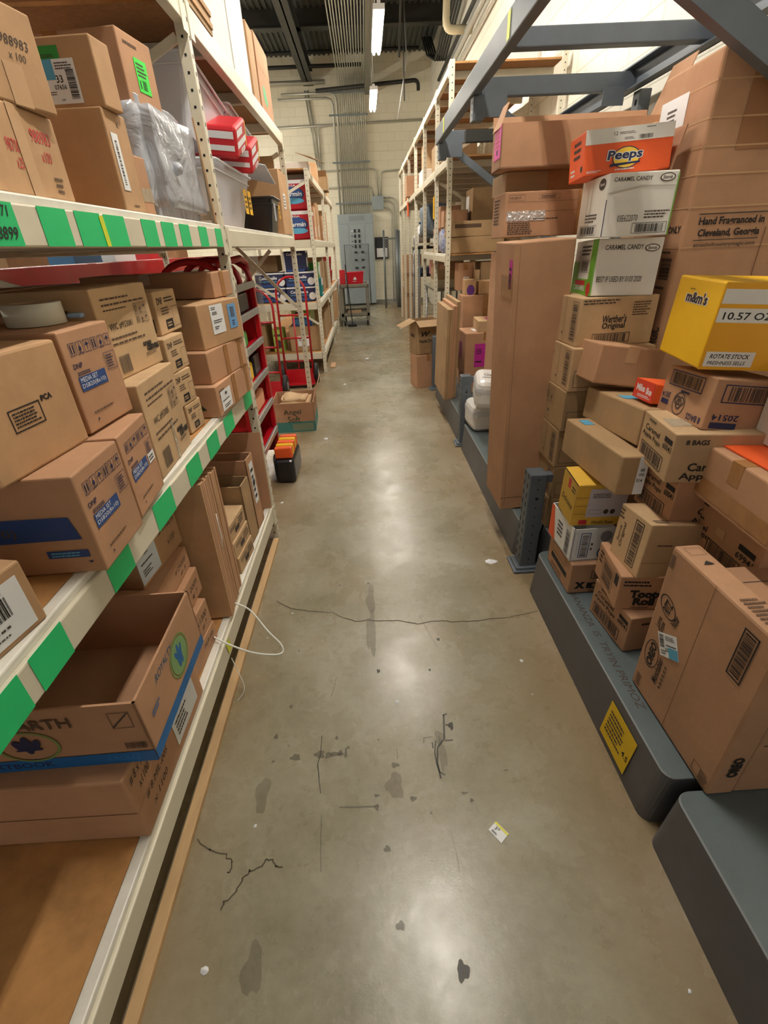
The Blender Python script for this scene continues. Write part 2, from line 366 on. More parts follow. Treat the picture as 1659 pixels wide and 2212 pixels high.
def carton(label, side, pose, m=KR, a=(), c=(), t=(), stick=(), tape='w', name='cardboard_box', cat='box', group=None, tapec=None, bev=0.004, seam=True, tilt=(0, 0), warp=0):
    """closed carton; pose = (x, y, z, yaw, along, across, height) of its near aisle-side bottom corner.
    a / c / t: prints on the aisle face, the near end and the top. stick: stickers, each its own part.
    tape: 'w' strip along the top and down the near end, 'd' strip across the top and down the aisle face"""
    x, y, z, yaw, w, d, h = pose
    s = -1 if side == 'L' else 1
    root = thing(name, label, cat, (x, y, z), rot_of(yaw, *tilt), group)
    x0, x1 = sorted((0, s * d)); F = frames(side, w, d, h)
    g = G(); g.box(x0, 0, 0, x1, w, h, m, bev); xm = (x0 + x1) / 2
    if seam:
        if tape in ('w', 'n'):
            g.pr(F['t'], [('R', .497, 0.01, .503, .99, SEAM)]); g.pr(F['c'], [('R', .496, .72, .504, 1, SEAM)]) if seam == 2 else None
        if tape == 'd':
            g.pr(F['t'], [('R', .01, .495, .99, .505, SEAM)])
    if a: g.pr(F['a'], a)
    if c: g.pr(F['c'], c)
    if t: g.pr(F['t'], t)
    g.build('carton_body', root)
    tm = tapec or TAPE
    if tape in ('w', 'd'):
        q = G(); tw = 0.024; dn = min(0.07, h * .4); e = 0.0009
        if tape == 'w':
            q.slab([(xm - tw, -e, h), (xm + tw, -e, h), (xm + tw, w, h), (xm - tw, w, h)], .0009, tm)
            q.slab([(xm - tw, 0, h - dn), (xm + tw, 0, h - dn), (xm + tw, 0, h), (xm - tw, 0, h)], .0009, tm)
        else:
            ym = w / 2; xa = 0; sg = -s
            q.slab([(x0, ym - tw, h), (x1, ym - tw, h), (x1, ym + tw, h), (x0, ym + tw, h)], .0009, tm)
            P = [(xa, ym - tw, h - dn), (xa, ym + tw, h - dn), (xa, ym + tw, h), (xa, ym - tw, h)]
            q.slab(P if sg > 0 else P[::-1], .0009, tm)
        q.build('packing_tape', root)
    for st in stick:   # (part name, face, u0, v0, u1, v1, mat, prints, label)
        fr = F[st[1]]; q = G(); o = fr[0] + fr[1] * (st[2] * fr[4]) + fr[2] * (st[3] * fr[5]) + fr[3] * 0.0012
        f2 = (o, fr[1], fr[2], fr[3], (st[4] - st[2]) * fr[4], (st[5] - st[3]) * fr[5])
        if len(st) > 9:
            cc_ = o + f2[1] * f2[4] / 2 + f2[2] * f2[5] / 2; a_ = R(st[9]); U2 = fr[1] * math.cos(a_) + fr[2] * math.sin(a_); V2 = fr[2] * math.cos(a_) - fr[1] * math.sin(a_)
            o = cc_ - U2 * f2[4] / 2 - V2 * f2[5] / 2; f2 = (o, U2, V2, fr[3], f2[4], f2[5])
        q.slab([o, o + f2[1] * f2[4], o + f2[1] * f2[4] + f2[2] * f2[5], o + f2[2] * f2[5]], .0006, st[6])
        q.pr((o + fr[3] * .0004,) + f2[1:], st[7])
        ob = q.build(st[0], root)
        if len(st) > 8: ob['label'] = st[8]
    return root

def openbox(label, side, pose, m=KR, m_in=None, a=(), c=(), flaps='', stick=(), name='open_carton', cat='box', tilt=(0, 0), th=0.005, group=None, fl=0.5, ang=35):
    """open carton with real walls; flaps: any of n f a d (near, far, aisle, deep side), folded outwards"""
    x, y, z, yaw, w, d, h = pose; s = -1 if side == 'L' else 1
    root = thing(name, label, cat, (x, y, z), rot_of(yaw, *tilt), group)
    x0, x1 = sorted((0, s * d)); mi = m_in or m; F = frames(side, w, d, h)
    g = G(); g.box(x0, 0, 0, x1, w, th, m)
    g.box(x0, 0, 0, x1, th, h, m); g.box(x0, w - th, 0, x1, w, h, m); g.box(x0, 0, 0, x0 + th, w, h, m); g.box(x1 - th, 0, 0, x1, w, h, m)
    if a: g.pr(F['a'], a)
    if c: g.pr(F['c'], c)
    g.build('carton_body', root)
    A = R(ang); L = fl * d; L2 = fl * w
    for k in flaps:
        q = G()
        if k == 'n': q.slab([(x0, 0, h), (x1, 0, h), (x1, -L2 * math.cos(A), h + L2 * math.sin(A)), (x0, -L2 * math.cos(A), h + L2 * math.sin(A))], .004, m)
        if k == 'f': q.slab([(x0, w, h), (x1, w, h), (x1, w + L2 * math.cos(A), h + L2 * math.sin(A)), (x0, w + L2 * math.cos(A), h + L2 * math.sin(A))], .004, m)
        xa, xd, sg = (0, s * d, -s)
        if k == 'a': q.slab([(xa, 0, h), (xa, w, h), (xa + sg * L * math.cos(A), w, h + L * math.sin(A)), (xa + sg * L * math.cos(A), 0, h + L * math.sin(A))], .004, m)
        if k == 'd': q.slab([(xd, 0, h), (xd, w, h), (xd - sg * L * math.cos(A), w, h + L * math.sin(A)), (xd - sg * L * math.cos(A), 0, h + L * math.sin(A))], .004, m)
        q.build('flap', root)
    for st in stick:
        fr = F[st[1]]; q = G(); o = fr[0] + fr[1] * (st[2] * fr[4]) + fr[2] * (st[3] * fr[5]) + fr[3] * 0.0012
        f2 = (o, fr[1], fr[2], fr[3], (st[4] - st[2]) * fr[4], (st[5] - st[3]) * fr[5])
        q.slab([o, o + f2[1] * f2[4], o + f2[1] * f2[4] + f2[2] * f2[5], o + f2[2] * f2[5]], .0006, st[6])
        q.pr((o + fr[3] * .0004,) + f2[1:], st[7]); q.build(st[0], root)
    return root

# ---------------------------------------------------------------- setting
g = G(); g.box(-5.2, -3, -0.1, 1.95, 15.9, 0, FLOOR); fl = g.build('floor', kind='structure')
g = G(); g.box(-5.2, 15.9, 0, 1.95, 16.1, 5.9, WALLB); g.build('wall_back', kind='structure')
g = G(); g.box(1.95, -3, 0, 2.15, 16.1, 5.9, WALLR); g.build('wall_right', kind='structure')
g = G(); g.box(-5.4, -3, 0, -5.2, 16.1, 5.9, WALLR); g.build('wall_left', kind='structure')
g = G(); g.box(-5.4, -3, 5.8, 2.15, 16.1, 5.95, CEIL)
for i in range(60): g.box(-5.2 + i * .12, -3, 5.77, -5.2 + i * .12 + .05, 15.9, 5.8, CEIL)
g.build('ceiling', kind='structure')
for y in (13.2, 10.0, 6.8):
    g = G(); g.box(-5.2, y, 5.5, 1.95, y + .12, 5.8, DARK); g.box(-5.2, y - .05, 5.48, 1.95, y + .17, 5.5, DARK); g.build('trim_%d' % int(20 - y), kind='structure')
g = G(); g.box(-1.32, 6, 5.2, -1.06, 15.9, 5.22, DARK); g.box(-1.2, 6, 5.2, -1.17, 15.9, 5.5, DARK); g.box(-1.32, 6, 5.48, -1.06, 15.9, 5.5, DARK); g.build('trim_30', kind='structure')
g = G(); g.box(-5.2, 15.85, 0, 1.95, 15.9, .11, mat('base_grey', '#8d8c80', .7, noise=.2)); g.build('baseboard_back', kind='structure')

# floor marks
g = G()
def ribbon(g, pts, w, m, z=0.0008):
    P = [Vector((x, y, z)) for x, y in pts]
    for i in range(len(P) - 1):
        d = (P[i + 1] - P[i]).normalized(); n = Vector((-d.y, d.x, 0)) * w / 2
        g.quad([P[i] - n, P[i] + n, P[i + 1] + n, P[i + 1] - n], m)
def jag(a, b, n, amp, seed):
    r2 = random.Random(seed); return [(a[0] + (b[0] - a[0]) * i / n + r2.uniform(-amp, amp), a[1] + (b[1] - a[1]) * i / n + r2.uniform(-amp, amp)) for i in range(n + 1)]
C1 = [(-0.543, 1.862), (-0.464, 1.803), (-0.393, 1.78), (-0.331, 1.766), (-0.245, 1.753), (-0.201, 1.712), (-0.134, 1.68), (-0.068, 1.686), (-0.018, 1.673), (0.056, 1.674), (0.112, 1.657), (0.156, 1.639), (0.227, 1.653), (0.276, 1.651), (0.331, 1.639), (0.429, 1.639), (0.497, 1.648), (0.57, 1.646), (0.64, 1.66), (0.738, 1.68)]
ribbon(g, [q for i in range(len(C1)-1) for q in jag(C1[i], C1[i+1], 3, .003, i)], .005, CRACK)
ribbon(g, [q for i,(a,b) in enumerate(zip([(-0.609, 0.765), (-0.559, 0.734), (-0.509, 0.718), (-0.484, 0.699), (-0.481, 0.677), (-0.492, 0.671)],[(-0.609, 0.765), (-0.559, 0.734), (-0.509, 0.718), (-0.484, 0.699), (-0.481, 0.677), (-0.492, 0.671)][1:])) for q in jag(a,b,3,.004,i)], 0.0035, CRACK)
ribbon(g, [q for i,(a,b) in enumerate(zip([(-0.488, 0.582), (-0.483, 0.6), (-0.456, 0.622), (-0.444, 0.654), (-0.424, 0.674), (-0.395, 0.681), (-0.384, 0.698), (-0.363, 0.696), (-0.35, 0.678), (-0.336, 0.68)],[(-0.488, 0.582), (-0.483, 0.6), (-0.456, 0.622), (-0.444, 0.654), (-0.424, 0.674), (-0.395, 0.681), (-0.384, 0.698), (-0.363, 0.696), (-0.35, 0.678), (-0.336, 0.68)][1:])) for q in jag(a,b,3,.004,i)], 0.004, CRACK)

g.build('floor_crack', fl)
g = G()
S1 = [(0.239, 1.535, 0.007, 0.009, STAIND), (-0.036, 1.374, 0.007, 0.010, STAIND), (0.179, 1.364, 0.005, 0.007, STAIND), (-0.225, 1.962, 0.004, 0.006, STAIND), (-0.074, 1.965, 0.006, 0.007, STAIND), (-0.338, 1.011, 0.017, 0.012, STAIN), (-0.253, 1.017, 0.018, 0.014, STAIN), (-0.222, 1.012, 0.013, 0.012, STAIN), (-0.198, 1.015, 0.022, 0.008, STAIN), (-0.18, 1.016, 0.010, 0.012, STAIN), (-0.42, 1.097, 0.007, 0.010, STAIN), (-0.196, 1.077, 0.006, 0.008, STAIN), (-0.153, 1.037, 0.006, 0.006, STAIN), (0.01, 0.961, 0.014, 0.009, STAIN), (0.062, 0.846, 0.011, 0.008, STAIN), (-0.056, 0.827, 0.007, 0.010, STAIN), (0.248, 0.83, 0.006, 0.006, STAIN), (-0.028, 0.707, 0.010, 0.009, STAIN), (-0.055, 0.863, 0.009, 0.005, STAIN), (0.381, 0.92, 0.009, 0.003, STAIN), (0.225, 1.098, 0.009, 0.016, STAIND), (0.229, 0.854, 0.012, 0.004, STAIN), (-0.382, 1.223, 0.007, 0.009, STAIN), (-0.431, 0.89, 0.022, 0.059, STAINL), (0.006, 0.892, 0.027, 0.043, STAINL), (0.178, 0.99, 0.013, 0.058, STAINL), (-0.062, 1.608, 0.022, 0.142, STAINL), (-0.062, 1.84, 0.020, 0.112, STAINL), (0.175, 1.056, 0.015, 0.028, STAINL), (-0.415, 1.002, 0.005, 0.005, STAIN), (-0.386, 1.514, 0.005, 0.007, STAIN), (-0.369, 1.058, 0.004, 0.004, STAIN), (-0.044, 1.06, 0.005, 0.005, STAIN), (0.114, 0.799, 0.004, 0.004, STAIN), (-0.161, 1.015, 0.005, 0.019, STAIN), (-0.375, 0.458, 0.025, 0.050, STAINL), (0.146, 0.43, 0.015, 0.019, STAIND), (-0.001, 0.525, 0.012, 0.010, STAIN), ]
for i, (x, y, rx, ry, mm) in enumerate(S1):
    r2 = random.Random(i); n = 22; ps = []
    k1, k2 = r2.uniform(0, 6), r2.uniform(0, 6)
    for j in range(n):
        a = 2 * math.pi * j / n; q = 1 + .18 * math.sin(3 * a + k1) + .12 * math.sin(5 * a + k2) + r2.uniform(-.06, .06)
        ps.append((x + rx * q * math.cos(a), y + ry * q * math.sin(a), .0006 + i * .00002))
    g.quad(ps, mm)
ribbon(g, [(-0.251, 1.088), (-0.25, 1.017), (-0.257, 0.986), (-0.249, 0.931), (-0.239, 0.881)], 0.0027, STAIND, .0012)
ribbon(g, [(-0.252, 1.005), (-0.259, 0.977), (-0.246, 0.931)], 0.0027, STAIN, .0012)
ribbon(g, [(-0.212, 1.354), (-0.217, 1.306), (-0.228, 1.26)], 0.0027, STAIN, .0012)
ribbon(g, [(-0.177, 0.834), (-0.122, 0.831), (-0.061, 0.83)], 0.0045, STAIN, .0012)
ribbon(g, [(-0.231, 0.814), (-0.226, 0.716), (-0.22, 0.659)], 0.0027, STAIN, .0012)
ribbon(g, [(0.17, 1.7), (0.198, 1.587), (0.229, 1.488)], 0.0045, STAINL, .0012)
ribbon(g, [(0.166, 0.746), (0.174, 0.685), (0.175, 0.637)], 0.0027, STAINL, .0012)
ribbon(g, [(0.205, 1.147), (0.193, 1.048), (0.164, 1.016), (0.156, 0.96), (0.16, 0.905)], 0.0063, STAIND, .0012)
ribbon(g, [(0.201, 1.144), (0.218, 1.15)], 0.0063, STAIND, .0012)
ribbon(g, [(0.205, 1.103), (0.221, 1.102)], 0.0063, STAIND, .0012)
ribbon(g, [(0.195, 1.041), (0.223, 1.041)], 0.0045, STAIND, .0012)
ribbon(g, [(0.117, 1.036), (0.12, 1.056), (0.151, 1.058)], 0.0045, STAIN, .0012)
ribbon(g, [(0.148, 1.037), (0.148, 1.014)], 0.0045, STAIND, .0012)
ribbon(g, [(0.161, 1.043), (0.152, 0.998), (0.153, 0.96), (0.158, 0.929), (0.176, 0.916)], 0.0045, STAIND, .0012)
ribbon(g, [(0.02, 1.019), (0.02, 0.981)], 0.0027, STAIN, .0012)

g.build('floor_stain', fl)
g = G(); g.box(-.652, .05, 0, -.618, 2.44, .02, WOODE, .002); g.box(-1.78, .05, 0, -.700, 2.44, .010, mat('under_shelf_ply', '#6f4d2c', .85, noise=.2)); tag(g.build('plywood_board'), 'worn plywood sheet on the floor under the left bottom shelf', 'board')

# ---------------------------------------------------------------- fluorescent strip lights
def light(y, label, x=0.31, top=1.95):
    t = thing('ceiling_light', label, 'light', (x, y, 3.82), group='strip lights over the aisle' if x > 0 else 'added unseen strip lights over the next aisle')
    g = G(); g.box(-.065, -.66, 0, .065, .66, .05, WPL, .004); g.box(-.02, -.66, .05, .02, .66, .075, WPL); g.build('fixture_housing', t)
    for dx in (-.032, .032):
        g = G(); g.tube([(dx, -.61, -.025), (dx, .61, -.025)], .016, mat('tube_glow', '#fff7ea', .5, emis=TUBE), 10); g.build('fluorescent_tube', t)
    g = G()
    for dy in (-.5, .5): g.tube([(0, dy, .07), (0, dy, top)], .004, STEEL, 5)
    g.build('hanging_wire', t)
for y, l in ((1.7, 'strip light hung above the near shelves'), (4.8, 'strip light hung above the aisle by the red cart'),
             (7.87, 'glowing strip light hung over the aisle, nearer of the two in view'), (10.9, 'glowing strip light hung over the aisle, farther of the two in view'), (14.0, 'strip light near the back wall')):
    if y < 12: light(y, l, top=1.155 if y > 6.5 else 1.95)
for y in (2.5, 7.5, 11.0, 14.2): light(y, 'added unseen strip light over the next aisle to the left', -3.4)  # added lamps out of view; the farthest brightens the back wall

# ---------------------------------------------------------------- cream steel racks
def post(parent, x, y, h, s=-1, z0=0.0, hs=.052):
    """perforated upright; s = direction (in x) of the side away from the aisle"""
    g = G(); wx, wy = .045, .04
    xa, xb = sorted((x, x + s * wx))
    g.box(xa, y - wy / 2, z0, xb, y + wy / 2, z0 + h, CREAM, .003)
    e = .0008; n = int(h / hs)
    for i in range(n):
        z = z0 + .04 + i * hs; xf = x - s * e; k = .0045
        g.quad([(xf, y - k, z - k * 1.5), (xf, y + k, z - k * 1.5), (xf, y + k, z + k * 1.5), (xf, y - k, z + k * 1.5)], HOLE)
        xc = x + s * wx * .5; yf = y - wy / 2 - e
        g.quad([(xc - k, yf, z - k), (xc + k, yf, z - k), (xc + k, yf, z + k), (xc - k, yf, z + k)], HOLE)
    g.box(min(x - .01 * -s, x + s * (wx + .01)), y - .035, z0, max(x - .01 * -s, x + s * (wx + .01)), y + .035, z0 + .006, STEEL) if z0 == 0 else None
    return g.build('upright_post', parent)
def beam(parent, x, y0, y1, z0, z1, s=-1, m=CREAM, name='front_beam'):
    g = G(); t = .04; xa, xb = sorted((x, x + s * t))
    g.box(xa, y0, z0, xb, y1, z1 - .018, m, .004)
    xc, xd = sorted((x + s * .010, x + s * t)); g.box(xc, y0, z1 - .02, xd, y1, z1, CREAMW if m is CREAM else m, .004)
    for yy in (y0 + .025, y1 - .025):
        xe, xf = sorted((x - s * .003, x)); g.box(xe, yy - .025, z0 - .03, xf, yy + .025, z1 - .01, m, .001)
    return g.build(name, parent)
def deck(parent, xf, xb, y0, y1, z, s=-1, cross=3):
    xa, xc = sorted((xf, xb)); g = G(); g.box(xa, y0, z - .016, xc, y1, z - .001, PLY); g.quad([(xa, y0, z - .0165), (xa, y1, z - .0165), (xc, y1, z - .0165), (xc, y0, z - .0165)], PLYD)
    g.build('shelf_board', parent)
    for i in range(cross):
        y = y0 + (y1 - y0) * (i + .5) / cross
        g = G(); g.box(xa, y - .022, z - .072, xc, y + .022, z - .018, CREAM, .003); g.build('cross_support', parent)
def endframe(parent, y, xf, xb, h, zs=((.35, .95), (1.0, 1.55), (1.7, 2.3))):
    g = G()
    for i, (a, b) in enumerate(zs):
        g.bar((xf, y, a), (xb, y, b), .03, .014, CREAM) if i % 2 else g.bar((xb, y, a), (xf, y, b), .03, .014, CREAM)
        g.bar((xf, y, a - .05), (xb, y, a - .05), .035, .016, CREAM)
    g.build('end_brace', parent)

LX, LB = -.625, -1.84
rk = thing('storage_rack', 'cream perforated steel rack with green tape patches along the left of the aisle', 'rack', (0, 0, 0))
for y in (.0, 2.49, 4.93): post(rk, LX, y, 2.40)
for y in (.0, 2.49, 4.93): post(rk, LB, y, 2.40, 1)
b_low = beam(rk, LX, .02, 2.47, .145, .246); b_mid = beam(rk, LX, .02, 2.47, .868, .965); b_tape = beam(rk, LX, .02, 2.47, 1.575, 1.664); beam(rk, LX, .02, 2.47, 2.31, 2.405)
beam(rk, LX, 2.51, 4.91, 1.575, 1.665); beam(rk, LX, 2.51, 4.91, 2.31, 2.405)
for z in (.25, .968, 1.665, 2.405): beam(rk, LB, .02, 2.47, z - .09, z, 1, name='rear_beam')
for z in (1.665, 2.405): beam(rk, LB, 2.51, 4.91, z - .09, z, 1, name='rear_beam')
for z in (.247, .965, 1.662, 2.402): deck(rk, LX - .040, LB + .040, .02, 2.47, z)
for z in (1.662, 2.402): deck(rk, LX - .040, LB + .040, 2.51, 4.91, z)
endframe(rk, 2.49, LX - .05, LB + .05, 2.7, ((.35, .93), (1.12, 1.50), (1.75, 2.28)))
g = G(); g.bar((LX - .05, 4.93, 1.07), (-1.16, 4.93, 1.60), .03, .014, CREAM); g.bar((-.86, 4.95, 1.56), (-1.25, 4.95, 1.20), .03, .014, CREAM); g.bar((LX - .05, 4.93, 2.26), (LB + .05, 4.93, 1.75), .03, .014, CREAM); g.build('end_brace', rk)
def patches(parent, spans, z0, z1, m=GRN, extra=None):
    for i, (a, b) in enumerate(spans):
        g = G(); g.slab([(LX + .0008, a, z0), (LX + .0008, b, z0), (LX + .0008, b + .0, z1), (LX + .0008, a + .0, z1)], .0006, m)
        if extra and i in extra: g.pr((Vector((LX + .0016, a, z0)), Y3, Z3, X3, b - a, z1 - z0), extra[i])
        g.build('green_tape_patch', parent)
patches(b_tape, [(.90, 1.018), (1.091, 1.191), (1.224, 1.337), (1.354, 1.466), (1.573, 1.678), (1.724, 1.832), (1.887, 1.987), (2.098, 2.203), (2.325, 2.439)], 1.577, 1.645,
        extra={0: [('T', '98871', .62, .8, .26, INK, {'shear': .3}), ('T', '7258899', .5, .3, .3, INK, {'shear': .3})]})
patches(b_mid, [(.38, .571), (.601, .700), (.879, .99), (1.151, 1.288), (1.431, 1.561), (1.662, 1.796), (1.9, 2.045), (2.269, 2.427)], .87, .949)
g = G(); g.slab([(LX + .002, 1.335, 1.577), (LX + .002, 1.355, 1.577), (LX + .002, 1.35, 1.64), (LX + .002, 1.33, 1.64)], .0006, YTAPE); g.build('yellow_tape_patch', b_tape)
g = G(); g.slab([(LX + .002, 1.36, .165), (LX + .002, 1.40, .165), (LX + .002, 1.39, .22), (LX + .002, 1.35, .22)], .0006, YTAPE); g.build('yellow_tape_patch', b_low)

rk2 = thing('storage_rack', 'cream steel rack beyond the gap, full of toilet paper packs', 'rack', (0, 0, 0))
for y in (6.92, 9.36, 11.8):
    post(rk2, LX, y, 2.40); post(rk2, LB, y, 2.40, 1)
for y0, y1 in ((6.94, 9.34), (9.38, 11.78)):
    for z in (.28, .93, 1.665, 2.405):
        beam(rk2, LX, y0, y1, z - .09, z); deck(rk2, LX - .040, LB + .040, y0, y1, z, cross=3)
g = G(); g.bar((LX - .05, 6.92, .65), (LB + .05, 6.92, 1.40), .03, .014, CREAM); g.bar((LX - .05, 6.92, 2.26), (LB + .05, 6.92, 1.75), .03, .014, CREAM); g.build('end_brace', rk2)
for z in (.28, .93, 1.665):
    g = G(); g.box(LB, 6.9, z - .09, LX - .05, 6.94, z - .005, CREAM, .003); g.build('end_beam', rk2)

RXC, RXB = .85, 1.9
rk3 = thing('storage_rack', 'cream steel rack in three tiers along the far right wall', 'rack', (0, 0, 0))
for y in (5.53, 6.45, 7.65, 8.9, 10.1, 11.3, 12.5): post(rk3, RXC, y, 2.955, 1); post(rk3, RXB, y, 3.0, -1)
for y0, y1 in ((5.55, 6.43), (6.47, 7.63), (7.67, 8.88), (8.92, 10.08), (10.12, 11.28), (11.32, 12.48)):
    for z in (1.45, 2.28, 2.95):
        if z == 1.45 and y0 > 7.6: continue
        beam(rk3, RXC, y0, y1, z - .08, z, 1); deck(rk3, RXC + .040, RXB - .040, y0, y1, z, 1, 2)
for y in (6.45, 8.9): endframe(rk3, y, RXC + .05, RXB - .05, 2.7, ((1.6, 2.15), (2.35, 2.8)))

# ---------------------------------------------------------------- grey pallet rack overhead on the right
pr = thing('pallet_rack_frame', 'grey steel rack frame overhead on the right, with cut uprights', 'rack', (0, 0, 0))
def gbeam(x0, y0, z0, x1, y1, z1, name='cross_bar', m=GREY):
    g = G(); g.box(x0, y0, z0, x1, y1, z1, m, .006); return g.build(name, pr)
gbeam(.725, -.5, 2.35, .78, 5.5, 2.47, 'front_beam')
# rear beam: open channel, flanges show
g = G(); g.box(1.79, -.5, 2.35, 1.80, 5.5, 2.47, GREY); g.box(1.735, -.5, 2.35, 1.80, 5.5, 2.358, GREY); g.box(1.735, -.5, 2.462, 1.80, 5.5, 2.47, GREY); g.build('rear_beam', pr)
for y in (3.14,): gbeam(.78, y - .035, 2.372, 1.79, y + .035, 2.45)

g = G(); g.bar((.93, 2.05, 2.30), (1.74, 2.05, 1.865), .085, .05, GREY); g.build('diagonal_strut', pr)
g = G(); g.box(.79, 2.02, 2.355, 1.79, 2.075, 2.45, GREY, .004); g.build('cross_bar', pr)
for y in (3.87, 5.42):
    g = G(); g.box(.742, y - .045, 2.225, .815, y + .045, 2.35, GREY, .004)
    for k in range(4): g.quad([(.741, y - .03, 2.25 + k * .03), (.741, y - .012, 2.25 + k * .03), (.741, y - .012, 2.265 + k * .03), (.741, y - .03, 2.265 + k * .03)], HOLE)
    g.build('cut_upright', pr)
    g = G(); g.box(.815, y - .015, 2.245, .965, y - .007, 2.37, GREY, .001); g.build('gusset_plate', pr)
    g = G(); g.box(1.58, y - .015, 2.275, 1.72, y - .007, 2.37, GREY, .001); g.build('gusset_plate', pr)
    g = G(); g.box(.79, y + .02, 2.355, 1.79, y + .075, 2.45, GREY, .004); g.build('cross_bar', pr)
    g = G(); g.box(1.805, y - .045, 0.0, 1.88, y + .045, 2.35, GREY, .004)
    for k in range(30): g.quad([(1.804, y - .02, .3 + k * .068), (1.804, y + .005, .3 + k * .068), (1.804, y + .005, .33 + k * .068), (1.804, y - .02, .33 + k * .068)], HOLE)
    g.build('rear_upright', pr)
    g = G(); g.bar((.93, y + .03, 2.28), (1.72, y + .03, 1.75), .06, .03, GREY); g.build('diagonal_strut', pr)
g = G(); g.box(.90, 4.9, 2.28, 1.78, 4.98, 2.36, DARK); g.build('cross_bar', pr)
for y in (2.93, 4.95):
    g = G(); g.slab([(.7235, y + .05, 2.36), (.7235, y, 2.36), (.7235, y, 2.46), (.7235, y + .05, 2.46)], .0008, YTAPE); g.build('yellow_sticker', pr)

# ---------------------------------------------------------------- grey base decks and short posts
def basedeck(y0, y1, label, x0=.745, prints=None, front=None):
    t = thing('rack_base', label, 'rack base', (0, 0, 0), group=None)
    g = G(); ch = .022
    bm = bmesh.new(); x1 = 1.78; h = .22; r = .035; n = 5
    pts = [(x0 + .02 + r - r * math.sin(i * math.pi / 2 / n), y0 + r - r * math.cos(i * math.pi / 2 / n)) for i in range(n + 1)]
    pts += [(x0 + .02 + r - r * math.cos(i * math.pi / 2 / n), y1 - r + r * math.sin(i * math.pi / 2 / n)) for i in range(n + 1)]
    pts = pts + [(x1, y1), (x1, y0)]
    bot = [(p[0] - (.02 if p[0] < x1 - .01 else 0), p[1], 0) for p in pts]; mid = [(p[0], p[1], h - .004) for p in pts]
    top = [(p[0] + (.004 if p[0] < x1 - .01 else 0), p[1], h) for p in pts]; k = len(pts)
    g.add(bot + mid, [((i + 1) % k, i, k + i, k + (i + 1) % k) for i in range(k)], GREYF)
    g.add(mid + top, [((i + 1) % k, i, k + i, k + (i + 1) % k) for i in range(k)], mat('deck_edge', '#8a9092', .4))
    g.add(top, [tuple(range(k))[::-1]], GREYD)
    if prints: g.pr((Vector((x0 + .02, y1, h)), -Y3, X3, Z3, y1 - y0, .12), prints)
    g.build('base_panel', t)
    if front:
        g = G(); fr = (Vector((x0 - .0012, front[0], .03)), -Y3, (Z3 * .19 + X3 * .02).normalized(), -X3, front[0] - front[1], .15)
        g.slab([fr[0], fr[0] + fr[1] * fr[4], fr[0] + fr[1] * fr[4] + fr[2] * fr[5], fr[0] + fr[2] * fr[5]], .0009, mat('caution_yellow', '#d9b416', .5))
        g.pr((fr[0] + fr[3] * .001,) + fr[1:], front[2]); lab(g.build('caution_label', t), 'yellow caution label')
    return t
basedeck(-.9, .70, 'grey steel rack base, nearest piece at the lower right corner', prints=[('T', 'I S   I N', .42, .62, .25, INKG, {'shear': .2, 'bold': 0}), ('T', 'CALIFORNIA', .40, .25, .2, INKG, {'shear': .2, 'bold': 0, 'w': .3})])
basedeck(.735, 1.86, 'grey steel rack base with yellow label and marker writing, under the candy cartons',
         prints=[('T', 'BAI  BANANZA  IS  TRYIN PRIMOZ', .50, .42, .22, INKG, {'bold': 0.0, 'shear': .15, 'w': .60})],
         front=(1.03, .865, [('L', .1, .2, .75, .85, 6, INKG), ('T', '4.5', .86, .4, .14, INK)]))
basedeck(1.885, 2.13, 'narrow grey steel rack base piece tucked behind the nearest short post', x0=.86)
basedeck(2.14, 3.78, 'grey steel rack base between the two short posts, under the tall leaning carton')
basedeck(3.96, 5.45, 'grey steel rack base beyond the white canisters')
def shortpost(y, label, h=.60):
    t = thing('short_post', label, 'post', (.74, y, 0)); g = G()
    g.box(0, -.045, .012, .085, .045, h, GREY, .006)
    for k in range(10):
        z = .07 + k * .052
        for dy in (-.028, .018): g.quad([(-.001, dy, z), (-.001, dy + .010, z), (-.001, dy + .010, z + .026), (-.001, dy, z + .026)][::-1], HOLE)
        if k % 1 == 0: g.add([(.045 + .004 * math.cos(i * math.pi / 4), -.0462, z + .004 * math.sin(i * math.pi / 4)) for i in range(8)], [tuple(range(8))], HOLE)
    g.add([(.045 + .008 * math.cos(i * math.pi / 4), -.0464, h - .13 + .008 * math.sin(i * math.pi / 4)) for i in range(8)], [tuple(range(8))], HOLE)
    g.build('post_column', t)
    g = G(); g.box(-.035, -.075, 0, .125, .075, .014, GREY, .02); g.box(-.02, -.06, .01, .11, .06, .028, GREY, .01); g.build('foot_plate', t)
    g = G(); g.box(.085, -.022, h - .055, .122, .022, h - .012, GREY, .004); g.build('side_arm', t)
    g = G(); g.bar((.085, .03, .10), (.15, .10, .235), .03, .03, GREY); g.build('brace', t)
    return t
shortpost(2.05, 'short grey perforated post with foot plate, nearest to camera on the right', .565)
shortpost(3.87, 'short grey post behind the white canisters')
shortpost(5.70, 'short grey post beside the facial tissue carton', .62)

